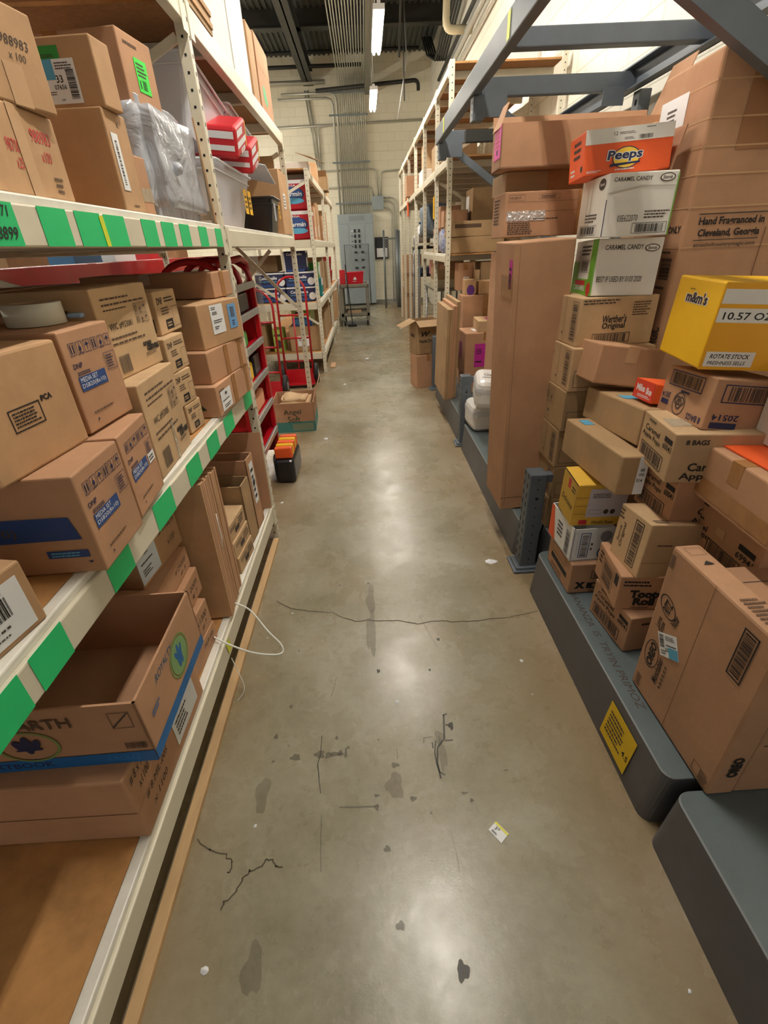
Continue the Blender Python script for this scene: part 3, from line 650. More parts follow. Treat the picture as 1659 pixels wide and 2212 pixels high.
# ================================================================ LEFT RACK, upper tape shelf (z 1.665)
HW = {'bold': 0.0, 'shear': .25}
carton('plain taped box with red handwriting 988983 x100, leftmost on the tape-edged shelf', 'L', (-.657, .86, 1.665, -.4, .45, .45, .15), KR, tape='w',
       a=[('T', '988983', .85, .72, .15, RED, dict(HW, w=.15)), ('T', 'x100', .85, .50, .13, RED, dict(HW, w=.08)), ('T', '98700', .62, .54, .14, RED, dict(HW, w=.09)), ('T', 'x25', .63, .36, .12, RED, dict(HW, w=.05)),
          ('R', .66, 0, .74, 1, mat('kraft_patch', '#c6a078', .7)), ('L', .86, .08, .93, .3, 3, INKB)])
carton('kraft box with black handwriting stacked on the red-lettered box', 'L', (-.661, 1.129, 1.8155, -10.6, .171, .40, .155), KR,
       a=[('T', '988983', .62, .64, .10, INKG, dict(HW, w=.4)), ('T', 'x 100', .60, .50, .08, INKG, dict(HW, w=.25)), ('R', .35, 0, .62, .42, mat('kraft_patch', '#c6a078', .7))])
carton('kraft box with long narrow white label, under the box labelled 33', 'L', (-.654, 1.577, 1.665, -2.3, .127, .42, .227), KR, tape='w',
       a=[('T', 'K', .55, .88, .06, INKG), ('L', .4, .05, .7, .09, 1, INKB)],
       stick=[('shipping_label', 'a', .12, .22, .40, .78, PAPER, [('B', .3, .1, .6, .9, INKG, True)])])
carton('kraft box with white shipping label reading 33 07656 and a green sticker', 'L', (-.642, 1.587, 1.892, -5.1, .086, .38, .139), KR, tape='n', seam=False,
       stick=[('shipping_label', 'c', .56, .07, .855, .69, PAPER, [('R', 0, .55, .50, 1, SKY), ('T', '33', .58, .56, .17, INK), ('T', '07656', .56, .38, .11, INK), ('L', .55, .76, .95, .94, 3, INKG),
               ('B', .76, .1, .95, .78, INK, True), ('L', .1, .2, .5, .3, 2, INKG), ('T', 'UPS', .55, .09, .05, INKG)], 'white shipping label'),
              ('green_sticker', 'c', .58, .69, .77, .87, mat('label_green', '#31913a', .5), [('L', .1, .1, .9, .4, 2, INKG)])])
carton('upright kraft box with bright green label, behind the plastic wrapped bin', 'L', (-.700, 1.93, 1.96, -9, .19, .42, .19), KP,
       a=[('L', .15, .82, .6, .9, 1, INKB)], stick=[('neon_label', 'a', .36, .28, .72, .72, NEON, [('L', .1, .45, .9, .9, 4, INKG), ('B', .35, .1, .7, .4, INK, True), ('R', .12, .1, .2, .35, INK)])])
carton('hidden lower kraft box carrying the green-labelled box', 'L', (-1.0, 1.93, 1.665, -9, .19, .25, .294), KR)
carton('small kraft box with clear tape squeezed between the labelled box and the wrapped bin', 'L', (-.69, 1.806, 1.665, -7.3, .063, .25, .159), KP, tapec=TAPEC,
       stick=[('tape_strip', 'a', 0, .25, 1, .48, TAPEC, [])])

def bin_(label, pose, m=CLEAR, me=CLEARE, rim=.018, taper=.14, name='plastic_bin', tilt=(0, 0), extra=None, group=None, side='L'):
    """tapered plastic bin with wall thickness and a rolled rim; pose gives the rim rectangle corner"""
    x, y, z, yaw, w, d, h = pose; s = -1 if side == 'L' else 1
    t = thing(name, label, 'bin', (x, y, z), rot_of(yaw, *tilt), group)
    tx, ty = d * taper / 2, w * taper / 2
    def ring(k, z, o=0): # k 0 bottom..1 top
        a, b = tx * (1 - k) + o, ty * (1 - k) + o; c = .18 * min(w, d) * .35
        X0, X1, Y0, Y1 = a, d - a, b, w - b; pts = []
        for cx, cy, a0 in ((X1 - c, Y1 - c, 0), (X0 + c, Y1 - c, 90), (X0 + c, Y0 + c, 180), (X1 - c, Y0 + c, 270)):
            for i in range(4): q = R(a0 + i * 30); pts.append((s * (cx + c * math.cos(q)), cy + c * math.sin(q), z))
        return pts
    g = G(); lv = [ring(0, 0), ring(.05, .01, -.0), ring(1, h), ring(1, h, .004), ring(.06, .006, .004)]
    n = 16; vs = sum(lv, []); fs = [(i * n + k, i * n + (k + 1) % n, (i + 1) * n + (k + 1) % n, (i + 1) * n + k) for i in range(4) for k in range(n)]
    fs += [tuple(range(n))[::-1], tuple(4 * n + k for k in range(n))]
    g.add(vs, fs, m); g.build('bin_body', t)
    g = G(); p = ring(1, h, -rim * .6); g.tube(p + [p[0]], rim * .35, me, 6, False); p2 = ring(.93, h - rim * 2, -.002); g.tube(p2 + [p2[0]], rim * .2, me, 6, False)
    g.build('bin_rim', t)
    if extra:
        for nm, u0, v0, u1, v1, mm, pr_ in extra:
            F = (Vector((-s * 0, 0, 0)), Y3, Z3, X3 * -s, w, h); g = G(); o = F[0] + F[1] * (u0 * w) + F[2] * (v0 * h) + F[3] * .003
            g.slab([o, o + Y3 * (u1 - u0) * w, o + Y3 * (u1 - u0) * w + Z3 * (v1 - v0) * h, o + Z3 * (v1 - v0) * h], .0006, mm)
            g.pr((o + F[3] * .001, Y3, Z3, F[3], (u1 - u0) * w, (v1 - v0) * h), pr_); g.build(nm, t)
    return t
def wrapped(label, pose, m, name, cat, seed=1, amp=.012, sub=5, knot=None, side='L', tilt=(0, 0), parts=None, bulge=.0, group=None):
    """soft wrapped block: subdivided box pushed about by smooth noise"""
    x, y, z, yaw, w, d, h = pose; s = -1 if side == 'L' else 1; r2 = random.Random(seed)
    t = thing(name, label, cat, (x, y, z), rot_of(yaw, *tilt), group)
    bm = bmesh.new(); bmesh.ops.create_cube(bm, size=1); bmesh.ops.bevel(bm, geom=list(bm.edges), offset=.09, segments=2, affect='EDGES')
    bmesh.ops.subdivide_edges(bm, edges=list(bm.edges), cuts=sub, use_grid_fill=True)
    ph = [(r2.uniform(4, 16), r2.uniform(4, 16), r2.uniform(4, 16), r2.uniform(0, 6)) for _ in range(7)]
    g = G(); vs = []
    for v in bm.verts:
        n = sum(math.sin(a * v.co.x + b * v.co.y + c * v.co.z + q) for a, b, c, q in ph) / 7
        p = Vector(v.co); L_ = p.length; p = p * (1 + bulge * (.8 - L_)) + p.normalized() * n * amp / max(w, d, h) * 2
        vs.append((s * (p.x + .5) * d, (p.y + .5) * w, max(0, (p.z + .5)) * h))
    bm.verts.index_update(); g.add(vs, [[v.index for v in f.verts] for f in bm.faces], m, True); bm.free(); g.build(name + '_body' if parts is None else parts, t)
    if knot:
        g = G(); u, v, r_ = knot; g.lathe([(0.0, 0), (r_, .004), (r_ * .8, r_), (r_ * .3, r_ * 1.3)], m, 10)
        o = g.build('knot', t); o.location = (0.0, u * w, v * h) if side == 'L' else (0, u * w, v * h); o.rotation_euler = (0, R(90) * -s, 0)
    return t
wrapped('grey bin wrapped in wrinkled clear plastic film, on the tape-edged shelf', (-.655, 1.90, 1.668, 0, .50, .40, .335), FILM, 'wrapped_bin', 'bin', 3, .010, 8, (.33, .45, .022))
g = G(); g.slab([(-.64, 2.42, 1.668), (-.66, 2.50, 1.668), (-.67, 2.47, 2.02), (-.65, 2.39, 2.02)], .006, KR); tag(g.build('cardboard_sheet'), 'thin cardboard sheet leaning on the rack post beside the wrapped bin', 'cardboard')

# second bay of the same shelf
bin_('tall clear plastic bin tipped on its side, topmost of the clear bins', (-.70, 2.62, 2.03, 0, .60, .45, .26), tilt=(-8, 0), taper=.22)
bin_('clear plastic bin with yellow sale tag, behind the tall clear bin', (-.70, 3.30, 2.00, 0, .60, .45, .26), tilt=(-6, 0), taper=.22, extra=[('price_tag', .25, .35, .40, .8, YEL, [('L', .1, .2, .9, .8, 3, INK)])])
bin_('clear plastic bin with yellow price tags, bottom of the pile', (-.68, 2.72, 1.668, 0, .80, .50, .27), taper=.22,
     extra=[('price_tag', .70, .30, .80, .75, YEL, [('L', .1, .2, .9, .8, 3, INK)]), ('price_tag', .84, .30, .94, .75, YEL, [('L', .1, .2, .9, .8, 3, INK)])])
for i, (yy, zz, lb) in enumerate(((2.93, 1.955, 'red shrink wrapped pack with white panels jutting out of the clear bins'), (3.26, 1.93, 'second red wrapped pack pushed behind the first in the clear bins'))):
    t = thing('wrapped_pack', lb, 'packet', (-.60, yy, zz), rot_of(0, 18, 6), 'red packs in the bins'); g = G(); g.box(-.28, 0, 0, 0, .28, .13, RED, .015)
    F = frames('L', .28, .28, .13); g.pr(F['a'], [('R', .08, .62, .62, .84, PAPER), ('R', .05, .30, .95, .50, PAPER), ('R', .35, .06, .75, .22, PAPER), ('L', .4, .08, .7, .2, 2, RED), ('R', .9, .1, .97, .9, YEL)]); g.pr(F['c'], [('R', .05, .62, .95, .84, PAPER), ('R', .05, .25, .95, .42, PAPER)]); g.build('pack_body', t)
g = G(); g.slab([(-.62, 4.18, 1.98), (-.62, 3.84, 2.05), (-.80, 3.84, 2.09), (-.80, 4.18, 2.02)], .006, CLEARE); tag(g.build('bin_lid'), 'loose frosted plastic lid jutting over the black bin', 'lid')
t = bin_('black plastic bin with yellow price sticker beside the clear bins', (-.64, 4.03, 1.668, 0, .32, .32, .22), BLK, BLK, .02, .2, extra=[('price_sticker', .82, .45, .98, .85, YEL, [('L', .2, .2, .8, .8, 2, INK)]), ('label_window', .12, .35, .34, .85, mat('window_grey', '#aab0bb', .4), [])])
carton('large plain carton standing at the end of the tape-edged shelf', 'L', (-.64, 4.50, 1.668, -1.6, .38, .5, .44), KR, stick=[('small_label', 'a', .30, .42, .55, .66, PAPER, [('L', .1, .1, .9, .9, 4, INKG)])])
for i in range(4):
    g = G(); g.slab([(-.72, 4.86 + i * .015, 2.11), (-1.1, 4.86 + i * .015, 2.11), (-1.1, 4.87 + i * .015, 2.24), (-.72, 4.87 + i * .015, 2.24 - i * .01)], .006, KD)
    tag(g.build('cardboard_sheet'), ['first', 'second', 'third', 'fourth'][i] + ' of four cardboard flats standing on the large plain carton, counted from the clear bins', 'cardboard', 'flats on the carton')

# toilet paper packs on the next rack
def softpack(label, pose, m, prints_a, prints_c, name, group=None, cat='toilet paper'):
    x, y, z, yaw, w, d, h = pose; t = thing(name, label, cat, (x, y, z), rot_of(yaw), group); g = G(); g.box(-d, 0, 0, 0, w, h, m, .02); g.build('pack_body', t)
    F = frames('L', w, d, h)
    g = G(); g.pr(F['c'], prints_c); g.pr(F['a'], prints_a); g.build('printed_wrap', t); return t
charc = lambda: [('R', 0, .86, 1, .98, WPL), ('R', .02, .04, .25, .22, WPL), ('E', .55, .52, .36, .26, NAVY), ('E', .55, .52, .34, .245, BLUE), ('T', 'Charmin', .55, .53, .16, PAPER, {'bold': .03, 'shear': .2, 'w': .6}), ('E', .6, .30, .30, .10, SKY), ('T', 'MEGA', .55, .80, .07, PAPER, {'w': .3})]
CHR = mat('charmin_red', '#b01224', .35, noise=.15)
softpack('red toilet paper pack with blue oval logo on the tape-level shelf, lower of two', (-.66, 7.06, 1.668, 0, .42, .45, .32), CHR, [('R', 0, .86, 1, .98, WPL), ('R', .0, .0, .12, .9, WPL)], charc(), 'toilet_paper_pack', 'red toilet paper packs')
softpack('red toilet paper pack with blue oval logo, upper of two', (-.67, 7.06, 1.992, 0, .42, .45, .32), CHR, [('R', 0, .86, 1, .98, WPL), ('R', .0, .0, .12, .9, WPL)], charc(), 'toilet_paper_pack', 'red toilet paper packs')
cotc = lambda: [('R', 0, .9, 1, 1, WPL), ('T', 'Cottonelle', .45, .66, .22, PAPER, {'bold': .03, 'w': .62}), ('L', .12, .38, .75, .48, 1, SKY), ('R', .05, .02, .95, .22, BLUE), ('E', .9, .35, .12, .26, WPL)]
cota = lambda: [('R', 0, .9, 1, 1, WPL), ('E', .35, .4, .3, .3, WPL), ('R', .05, .02, .95, .2, BLUE)]
n5 = 'navy toilet paper packs'
for x, y, z, lb in ((-.70, 7.08, .935, 'bottom right'), (-1.10, 7.08, .935, 'bottom middle'), (-1.5, 7.12, .935, 'bottom left'), (-.70, 7.08, 1.118, 'middle right'), (-1.10, 7.08, 1.118, 'middle left')):
    softpack('navy toilet paper pack with white script, ' + lb + ' of the pile behind the hand trucks', (x, y, z, 0, .38, .39, .178), NAVY, cota(), cotc() if lb != 'bottom left' else [], 'toilet_paper_pack', n5)
softpack('navy toilet paper pack standing alone on top of the navy pile', (-.78, 7.10, 1.301, 0, .3, .30, .24), NAVY, cota(), [('R', 0, 0, .06, 1, WPL), ('T', 'Cottonelle', .5, .85, .12, PAPER, {'bold': .03, 'w': .7}), ('T', '12', .5, .25, .2, PAPER), ('R', .1, 0, .9, .1, BLUE)], 'toilet_paper_pack', n5)
carton('teal and white pack on the middle shelf behind the navy packs', 'L', (-.66, 7.75, .933, 0, .3, .3, .24), TEAL, a=[('R', 0, .6, 1, 1, WPL), ('R', .1, .1, .9, .2, PAPER)], tape=None, name='paper_towel_pack', cat='packet')
carton('green and white wrapped pack above the teal pack', 'L', (-.68, 7.65, 1.18, 0, .35, .3, .2), mat('pack_green', '#3f8f2f', .5), a=[('R', .5, 0, 1, 1, WPL), ('E', .25, .5, .15, .3, PAPER)], tape=None, name='paper_towel_pack', cat='packet')
for y, z, h, w, lb in ((8.3, .933, .45, .3, 'first'), (8.75, .933, .5, .35, 'second'), (9.5, .933, .42, .4, 'third')):
    carton(lb + ' kraft carton past the teal pack on the middle shelf of the far left rack', 'L', (-.70, y, z, 0, w, .45, h), KD)
for y, z, h, w, lb in ((8.05, 1.668, .42, .35, 'nearest'), (8.6, 1.668, .5, .4, 'tall'), (9.5, 1.668, .38, .5, 'long'), (10.3, 1.668, .5, .5, 'farthest')):
    carton(lb + ' kraft carton on the tape-level shelf beyond the red packs', 'L', (-.70, y, z, 0, w, .45, h), KR, stick=[('small_label', 'a', .1, .1, .35, .4, PAPER, [])])
carton('kraft carton with torn white label on the bottom shelf of the far left rack', 'L', (-.70, 7.05, .283, 0, .5, .42, .33), KD, stick=[('white_label', 'c', .25, .2, .65, .62, PAPER, [('L', .1, .5, .9, .9, 3, INKG)])])
carton('kraft carton beside the torn label carton, behind the left hand truck', 'L', (-1.45, 7.05, .283, 0, .5, .38, .36), KD, stick=[('small_label', 'c', .45, .3, .62, .55, PAPER, [('R', .4, .2, .6, .5, INK)])])
carton('pale green and blue printed box on the carton behind the right hand truck', 'L', (-.78, 7.07, .616, 0, .4, .28, .22), mat('pale_green', '#b9cc86', .5), c=[('R', 0, 0, 1, .5, BLUE), ('E', .3, .75, .15, .12, INKG), ('L', .1, .1, .9, .4, 4, SKY), ('E', .7, .8, .1, .1, GRNP)], tape=None)
carton('lime green box standing on the bottom shelf between the kraft cartons', 'L', (-1.22, 7.06, .283, 0, .3, .14, .30), mat('lime', '#a9c45a', .5), c=[('R', .1, .7, .9, .8, INKG), ('E', .5, .35, .3, .2, INKG)], tape=None)
for y, h, lb in ((8.0, .45, 'upright'), (8.4, .42, 'second upright'), (8.9, .48, 'third upright'), (9.6, .35, 'squat')):
    carton(lb + ' kraft carton on the bottom shelf deep in the far left rack', 'L', (-.68, y, .283, 0, .32, .4, h), KD)
carton('upper kraft carton behind the netting above the navy packs', 'L', (-1.2, 7.3, 1.30, 0, .4, .5, .2), KD)
# red totes and white board beyond rack
for z, lb in ((.93, 'lower'), (1.17, 'upper')):
    t = thing('fire_bucket', lb + ' of the two red plastic buckets at the end of the left rack', 'bucket', (-.82, 10.9, z + .003)); g = G(); g.lathe([(.12, 0), (.14, .22), (.145, .235)], REDM, 18); g.lathe([(.13, .225), (.12, .02)], REDM, 18, caps=False); g.build('bucket_body', t)
    g = G(); g.tube([(.14 * math.cos(a), .02, .2 - .1 * math.sin(a)) for a in [math.pi * i / 8 for i in range(9)]], .004, STEEL, 6); g.build('bucket_handle', t)
g = G(); g.box(-.66, 11.9, 0, -.60, 12.3, .95, WPL, .01); tag(g.build('whiteboard'), 'white board standing on the floor behind the utility cart', 'board')
g = G(); g.slab([(-.66, 10.0, .3), (-.62, 10.6, .3), (-.62, 10.6, .82), (-.66, 10.0, .82)], .02, KR); tag(g.build('cardboard_sheet'), 'flattened carton leaning at the end of the far left rack', 'cardboard')

# top of the left racks
t = thing('wall_panel', 'tall white panel standing on the top shelf at the left', 'panel', (-.665, 2.95, 2.408)); g = G(); g.box(-.34, 0, 0, 0, 1.05, 1.05, WB, .008); g.build('panel_body', t)
g = G(); g.box(-.001, .55, .02, .004, .56, 1.03, mat('fold_grey', '#b9b4b0', .6)); g.build('fold_line', t)
for i in range(4): 
    g = G(); g.slab([(-.635 - i * .004, 2.60 + .01 * i, 2.41 + i * .024), (-1.2, 2.60, 2.41 + i * .024), (-1.2, 3.95, 2.41 + i * .024), (-.635 - i * .004, 3.93 - i * .02, 2.41 + i * .024)][::-1], .018, KD) if False else g.box(-.66, 2.3, 2.408 + i * .021, -.632 + (i % 2) * .006, 2.94, 2.427 + i * .021, (KD, KR)[i % 2])
    tag(g.build('flattened_carton'), ['bottom', 'second', 'third', 'top'][i] + ' flattened carton of the flat stack on the top left shelf', 'cardboard', 'flat cartons on the top shelf')
carton('kraft tray on the flat cartons at the top left', 'L', (-.60, 2.28, 2.492, 0, .40, .5, .14), KD, tape=None)
carton('kraft box high on the top left shelf, cut by the picture edge', 'L', (-.60, 1.62, 2.408, 3, .55, .5, .3), KD)
carton('tall kraft carton with a green mark on the top left shelf', 'L', (-.655, 4.28, 2.408, 0, .50, .4, .42), KP, a=[('E', .35, .30, .12, .12, mat('green_mark', '#4fa36a', .6)), ('E', .42, .24, .12, .08, mat('green_mark', '#4fa36a', .6)), ('R', .0, .62, 1, .625, SEAM)])
carton('narrow tall kraft carton beside the green-marked carton', 'L', (-.66, 4.05, 2.408, 0, .20, .4, .40), KR)
carton('small carton on top of the far left rack with its flap up', 'L', (-.66, 7.4, 2.408, 0, .35, .4, .12), WB, tape=None)
g = G(); g.slab([(-.60, 7.1, 2.53), (-.45, 7.45, 2.50), (-.60, 7.75, 2.60), (-.80, 7.4, 2.62)], .006, KD); tag(g.build('cardboard_flap'), 'loose brown cardboard flap on the small carton of the far left rack', 'cardboard')
carton('kraft carton on top of the far left rack, second along', 'L', (-.66, 8.7, 2.408, 0, .4, .4, .28), KR)
openbox('open tapered box on the top far end of the left rack', 'L', (-.56, 9.6, 2.408, 0, .4, .34, .2), KD, flaps='nf', fl=.3)
carton('last kraft carton on the top of the far left rack', 'L', (-.64, 10.7, 2.408, 0, .4, .34, .22), KL)

# ================================================================ LEFT RACK, middle shelf
def media(c_extra=(), stick=(), **k): pass
def dnp_a(blue=True):
    return [('I', .12, .76, .97, .88, 6, NAVY), ('T', 'DNP', .18, .665, .05, NAVY, {'w': .17}), ('L', .13, .57, .45, .61, 2, NAVY), ('R', .11, .415, .65, .56, BLUE),
            ('T', 'MEDIA SET', .31, .525, .045, PAPER, {'w': .34, 'bold': 0}), ('T', 'DS820(8x10)', .375, .460, .055, PAPER, {'w': .48, 'bold': 0}), ('F', .71, .52, .95, .70, NAVY, .0012), ('L', .74, .54, .92, .68, 5, NAVY),
            ('L', .18, .17, .75, .205, 1, INKB), ('P', [(.2, .1), (.24, .1), (.22, .13)], NAVY)]
carton('kraft printer paper carton with blue band on its end, front of the lower row', 'L', (-.588, .834, .9665, 1.6, .200, .55, .223), KP, a=dnp_a(),
       c=[('P', [(0, .36), (.955, .38), (.935, .615), (0, .64)], mat('dnp_band', '#24427c', .55)), ('T', '(8x10)', .64, .47, .11, INKG, {'w': .18}), ('R', .805, .185, .96, .265, mat('dnp_band', '#24427c', .55)), ('L', .82, .195, .95, .255, 2, SKY), ('P', [(.945, .14), (.965, .14), (.955, .115)], NAVY)])
carton('kraft printer paper carton with small white sticker, behind the blue banded one', 'L', (-.607, 1.062, .9665, 5.1, .200, .55, .218), KP, a=dnp_a(), stick=[('white_sticker', 'a', .70, .42, .93, .54, PAPER, [('L', .1, .2, .9, .8, 2, INKG)])])
carton('large kraft carton with a black framed stamp, upper row at left', 'L', (-.683, .786, 1.190, -5.6, .264, .45, .221), KR, bev=.006,
       a=[('F', .30, .36, .615, .555, INK, .0025), ('L', .33, .39, .59, .53, 5, INK), ('T', 'PCA', .70, .555, .055, INK, {'bold': .05, 'w': .12})])
carton('kraft printer paper carton with blue label standing in the upper row', 'L', (-.669, 1.080, 1.190, -4, .198, .52, .228), KP, a=dnp_a(), tapec=TAPE)
snap = lambda num: [('L', .12, .86, .80, .90, 1, INKB), ('L', .12, .80, .90, .84, 1, INKB), ('L', .12, .75, .62, .78, 1, INKB), ('T', 'WIC #' + num, .36, .58, .075, INK, {'w': .42, 'bold': 0}), ('I', .66, .66, .92, .78, 3, INKG), ('I', .66, .55, .92, .65, 3, INKG),
                    ('L', .12, .44, .62, .48, 1, INKB), ('L', .12, .38, .95, .42, 1, INKB), ('T', 'snap', .74, .285, .07, INK, {'w': .18, 'bold': .04}), ('T', 'canvas', .84, .235, .07, INK, {'w': .26, 'bold': .04}), ('L', .66, .15, .9, .19, 2, INKB), ('B', .14, .06, .34, .26, INKG)]
carton('kraft carton printed with number 953085 on the lower row', 'L', (-.640, 1.296, .9665, 2.8, .313, .5, .281), KL, a=snap('953085'), stick=[('tape_strip', 'a', .52, .0, .58, .45, TAPEC, [])])
carton('kraft carton printed with number 953081 on the upper row', 'L', (-.711, 1.344, 1.248, -4.5, .290, .58, .237), KL, a=snap('953081'), c=[('L', .1, .75, .95, .82, 1, INKB), ('L', .1, .6, .8, .66, 1, INKB)])
dn = lambda: [('T', 'DNP', .22, .78, .16, INK, {'w': .24}), ('L', .42, .72, .92, .86, 2, INKG), ('L', .2, .45, .55, .64, 3, INKG), ('R', .3, .1, .62, .33, INK), ('L', .34, .15, .58, .28, 2, KL), ('F', .68, .12, .95, .6, INKG, .0012)]
for (px, py, pz, yaw, w, h, lb) in ((-.680, 1.691, .9665, -4.9, .131, .106, 'bottom'), (-.686, 1.66, 1.0735, -7, .14, .119, 'second from the bottom'), (-.684, 1.66, 1.193, -2.6, .165, .117, 'second from the top'), (-.711, 1.73, 1.311, -.3, .20, .137, 'topmost')):
    carton('pale printer supply carton, ' + lb + ' of the narrow stack on the middle shelf', 'L', (px, py, pz, yaw, w, .38, h), KL, a=dn(), c=[('R', .78, .08, .96, .4, INK), ('L', .7, .6, .95, .8, 3, INKG)], tape='w' if lb == 'topmost' else None, group='narrow stack of pale cartons')
carton('plain taped kraft carton at the bottom of the stack by the rack post', 'L', (-.621, 1.879, .9665, -3.8, .468, .5, .124), KP, c=[('P', [(.55, .2), (.85, .45), (.9, .25)], mat('dark_green', '#27412b', .6))],
       a=[('L', .06, .55, .22, .85, 2, INKB)], stick=[('white_label', 'a', .08, .1, .34, .75, PAPER, [('L', .1, .45, .9, .55, 1, INK), ('L', .2, .1, .8, .3, 2, INKG), ('E', .5, .8, .1, .08, INKG)]), ('tape_strip', 'a', .42, .0, .52, 1, TAPE, []), ('tape_strip', 'a', .82, .0, .90, 1, TAPE, [])])
carton('plain taped kraft carton, second from the bottom by the rack post', 'L', (-.640, 1.92, 1.0915, -8, .40, .5, .123), KP, stick=[('tape_strip', 'a', .40, .0, .50, 1, TAPE, []), ('tape_strip', 'a', .78, .0, .86, 1, TAPE, [])])
carton('plain kraft carton with large white and small blue label, by the rack post', 'L', (-.655, 1.965, 1.2155, -14, .34, .5, .166), KR,
       stick=[('white_label', 'a', .26, .28, .56, .94, PAPER, [('B', .12, .66, .5, .78, INKG, True), ('L', .1, .82, .5, .94, 2, INK), ('L', .15, .36, .9, .5, 2, INK), ('L', .15, .15, .5, .28, 2, INK)]), ('blue_label', 'a', .68, .30, .88, .88, mat('label_blue', '#6ea4d8', .5), [('B', .25, .45, .75, .88, INKG, True), ('L', .3, .1, .7, .35, 3, NAVY)])])
carton('long kraft carton lying across the top of the stack by the rack post', 'L', (-.651, 2.23, 1.3845, -7.7, .205, .6, .10), KP, stick=[('tape_strip', 'a', .40, .0, .60, 1, TAPE, [])])
carton('kraft box with white barcode label reading 21623 at the lower left edge', 'L', (-.711, .302, .9665, -10.8, .40, .4, .132), KR, tape='w',
       stick=[('white_label', 'a', .40, .08, .95, .86, PAPER, [('B', .50, .42, .86, .80, INK), ('L', .15, .24, .9, .32, 1, INKG), ('L', .4, .12, .8, .18, 1, INKG), ('T', '21623', .16, .5, .16, INK, {'w': .3}), ('L', .5, .85, .85, .9, 1, INKG)], 'white barcode label')])
# tape roll on the media cartons
t = thing('tape_roll', 'big roll of clear packing tape lying on the cartons', 'tape roll', (-.80, 1.24, 1.4195)); g = G()
g.lathe([(.038, 0), (.062, 0), (.0635, .001), (.0635, .047), (.062, .048), (.038, .048), (.038, 0)], ROLLM, 40, caps=False); g.build('tape_coil', t)
g = G(); g.lathe([(.0345, 0), (.038, 0), (.038, .048), (.0345, .048), (.0345, 0)], KE, 32, caps=False); g.build('cardboard_core', t)
g = G(); g.box(-.78, 1.33, 1.42, -.74, 1.41, 1.432, mat('marker_blue', '#a7c6ef', .4), .005); tag(g.build('marker_pen'), 'pale blue marker lying beside the tape roll', 'pen')

# red shelving and odds behind the middle shelf
t = thing('storage_rack', 'dark red shelf seen through the gap behind the left cartons', 'rack', (0, 0, 0))
for z0, z1, nm in ((1.40, 1.53, 'front_rail'),):
    g = G(); g.box(-2.16, 2.2, z0, -2.10, 8.2, z1, REDM, .006); g.build(nm, t)
for y in (3.0, 5.6, 8.1): g = G(); g.box(-2.2, y, 0, -2.12, y + .06, 1.4, REDM, .004); g.build('upright_post', t)
g = G(); g.box(-2.9, 2.2, 1.36, -2.16, 8.2, 1.395, STEEL); g.build('shelf_board', t)
g = G(); g.box(-2.9, 2.2, .6, -2.16, 8.2, .63, STEEL); g.build('shelf_board', t)
g = G(); g.lathe([(.03, 0), (.035, .09), (.018, .11), (.018, .13)], WPL, 14); o = tag(g.build('bottle'), 'small white-capped bottle showing above the upper row of cartons', 'bottle'); o.location = (-1.5, 2.7, 1.31)
carton('grey tray behind the carton numbered 953081', 'L', (-1.25, 1.97, 1.30, 0, .45, .35, .16), mat('tray_grey', '#62676e', .5), tape=None)
carton('kraft box hidden behind the upper row, holding the grey tray', 'L', (-1.20, 1.95, .9665, 0, .50, .5, .33), KD)
for y, m_, h, lb in ((2.9, WPL, .22, 'white'), (3.5, KD, .3, 'kraft'), (4.3, mat('bluebox', '#3d6f9b', .5), .25, 'blue'), (5.0, WPL, .3, 'second white'), (5.8, RED, .22, 'red'), (6.6, KR, .35, 'second kraft')):
    carton(lb + ' box on the red shelf in the next aisle', 'L', (-2.3, y, 1.397, 0, .45, .4, h), m_, tape=None)

# ================================================================ LEFT RACK, bottom shelf
openbox('open empty carton with blue stripe and green badge on the bottom left shelf', 'L', (-.566, .712, .4865, 1.4, .391, .60, .204), KP, KD, flaps='', th=.006,
        a=[('R', -.0, .0, 1.0, .17, BAND), ('T', 'ROYALTY', .40, .80, .11, mat('royal_ink', '#3d6389', .6), {'w': .30, 'shear': .3, 'bold': .0}), ('O', .60, .52, .16, .30, GRNF, .9), ('E', .60, .52, .135, .26, mat('badge_green', '#7fa36a', .6)),
           ('E', .60, .56, .022, .15, BAND), ('E', .565, .56, .018, .10, BAND, 1, 25), ('E', .635, .56, .018, .10, BAND, 1, -25), ('R', .555, .47, .645, .50, BAND), ('E', .58, .42, .02, .06, BAND), ('E', .62, .42, .02, .06, BAND),
           ('L', .10, .50, .22, .60, 2, BAND), ('T', 'TEXTBOOK', .60, .085, .09, mat('stripe_ink', '#2f7fc0', .6), {'w': .3})],
        c=[('R', 0, .0, 1.0, .19, BAND), ('T', '6 ROLLS', .87, .095, .09, mat('stripe_ink', '#2f7fc0', .6), {'w': .13}), ('T', 'TEXTBOOK', .45, .095, .09, NAVY, {'w': .3}), ('F', .885, .62, .965, .88, INKG, .0015), ('P', [(.89, .63), (.962, .86), (.958, .87), (.887, .65)], INKG),
           ('B', .90, .25, .985, .36, INK), ('T', 'EARTH', .62, .78, .16, INKB, {'w': .24}), ('O', .54, .42, .12, .26, GRNF, .9), ('E', .54, .45, .02, .15, NAVY), ('E', .51, .45, .018, .10, NAVY, 1, 30), ('E', .57, .45, .018, .10, NAVY, 1, -30), ('R', .49, .36, .59, .39, NAVY)])
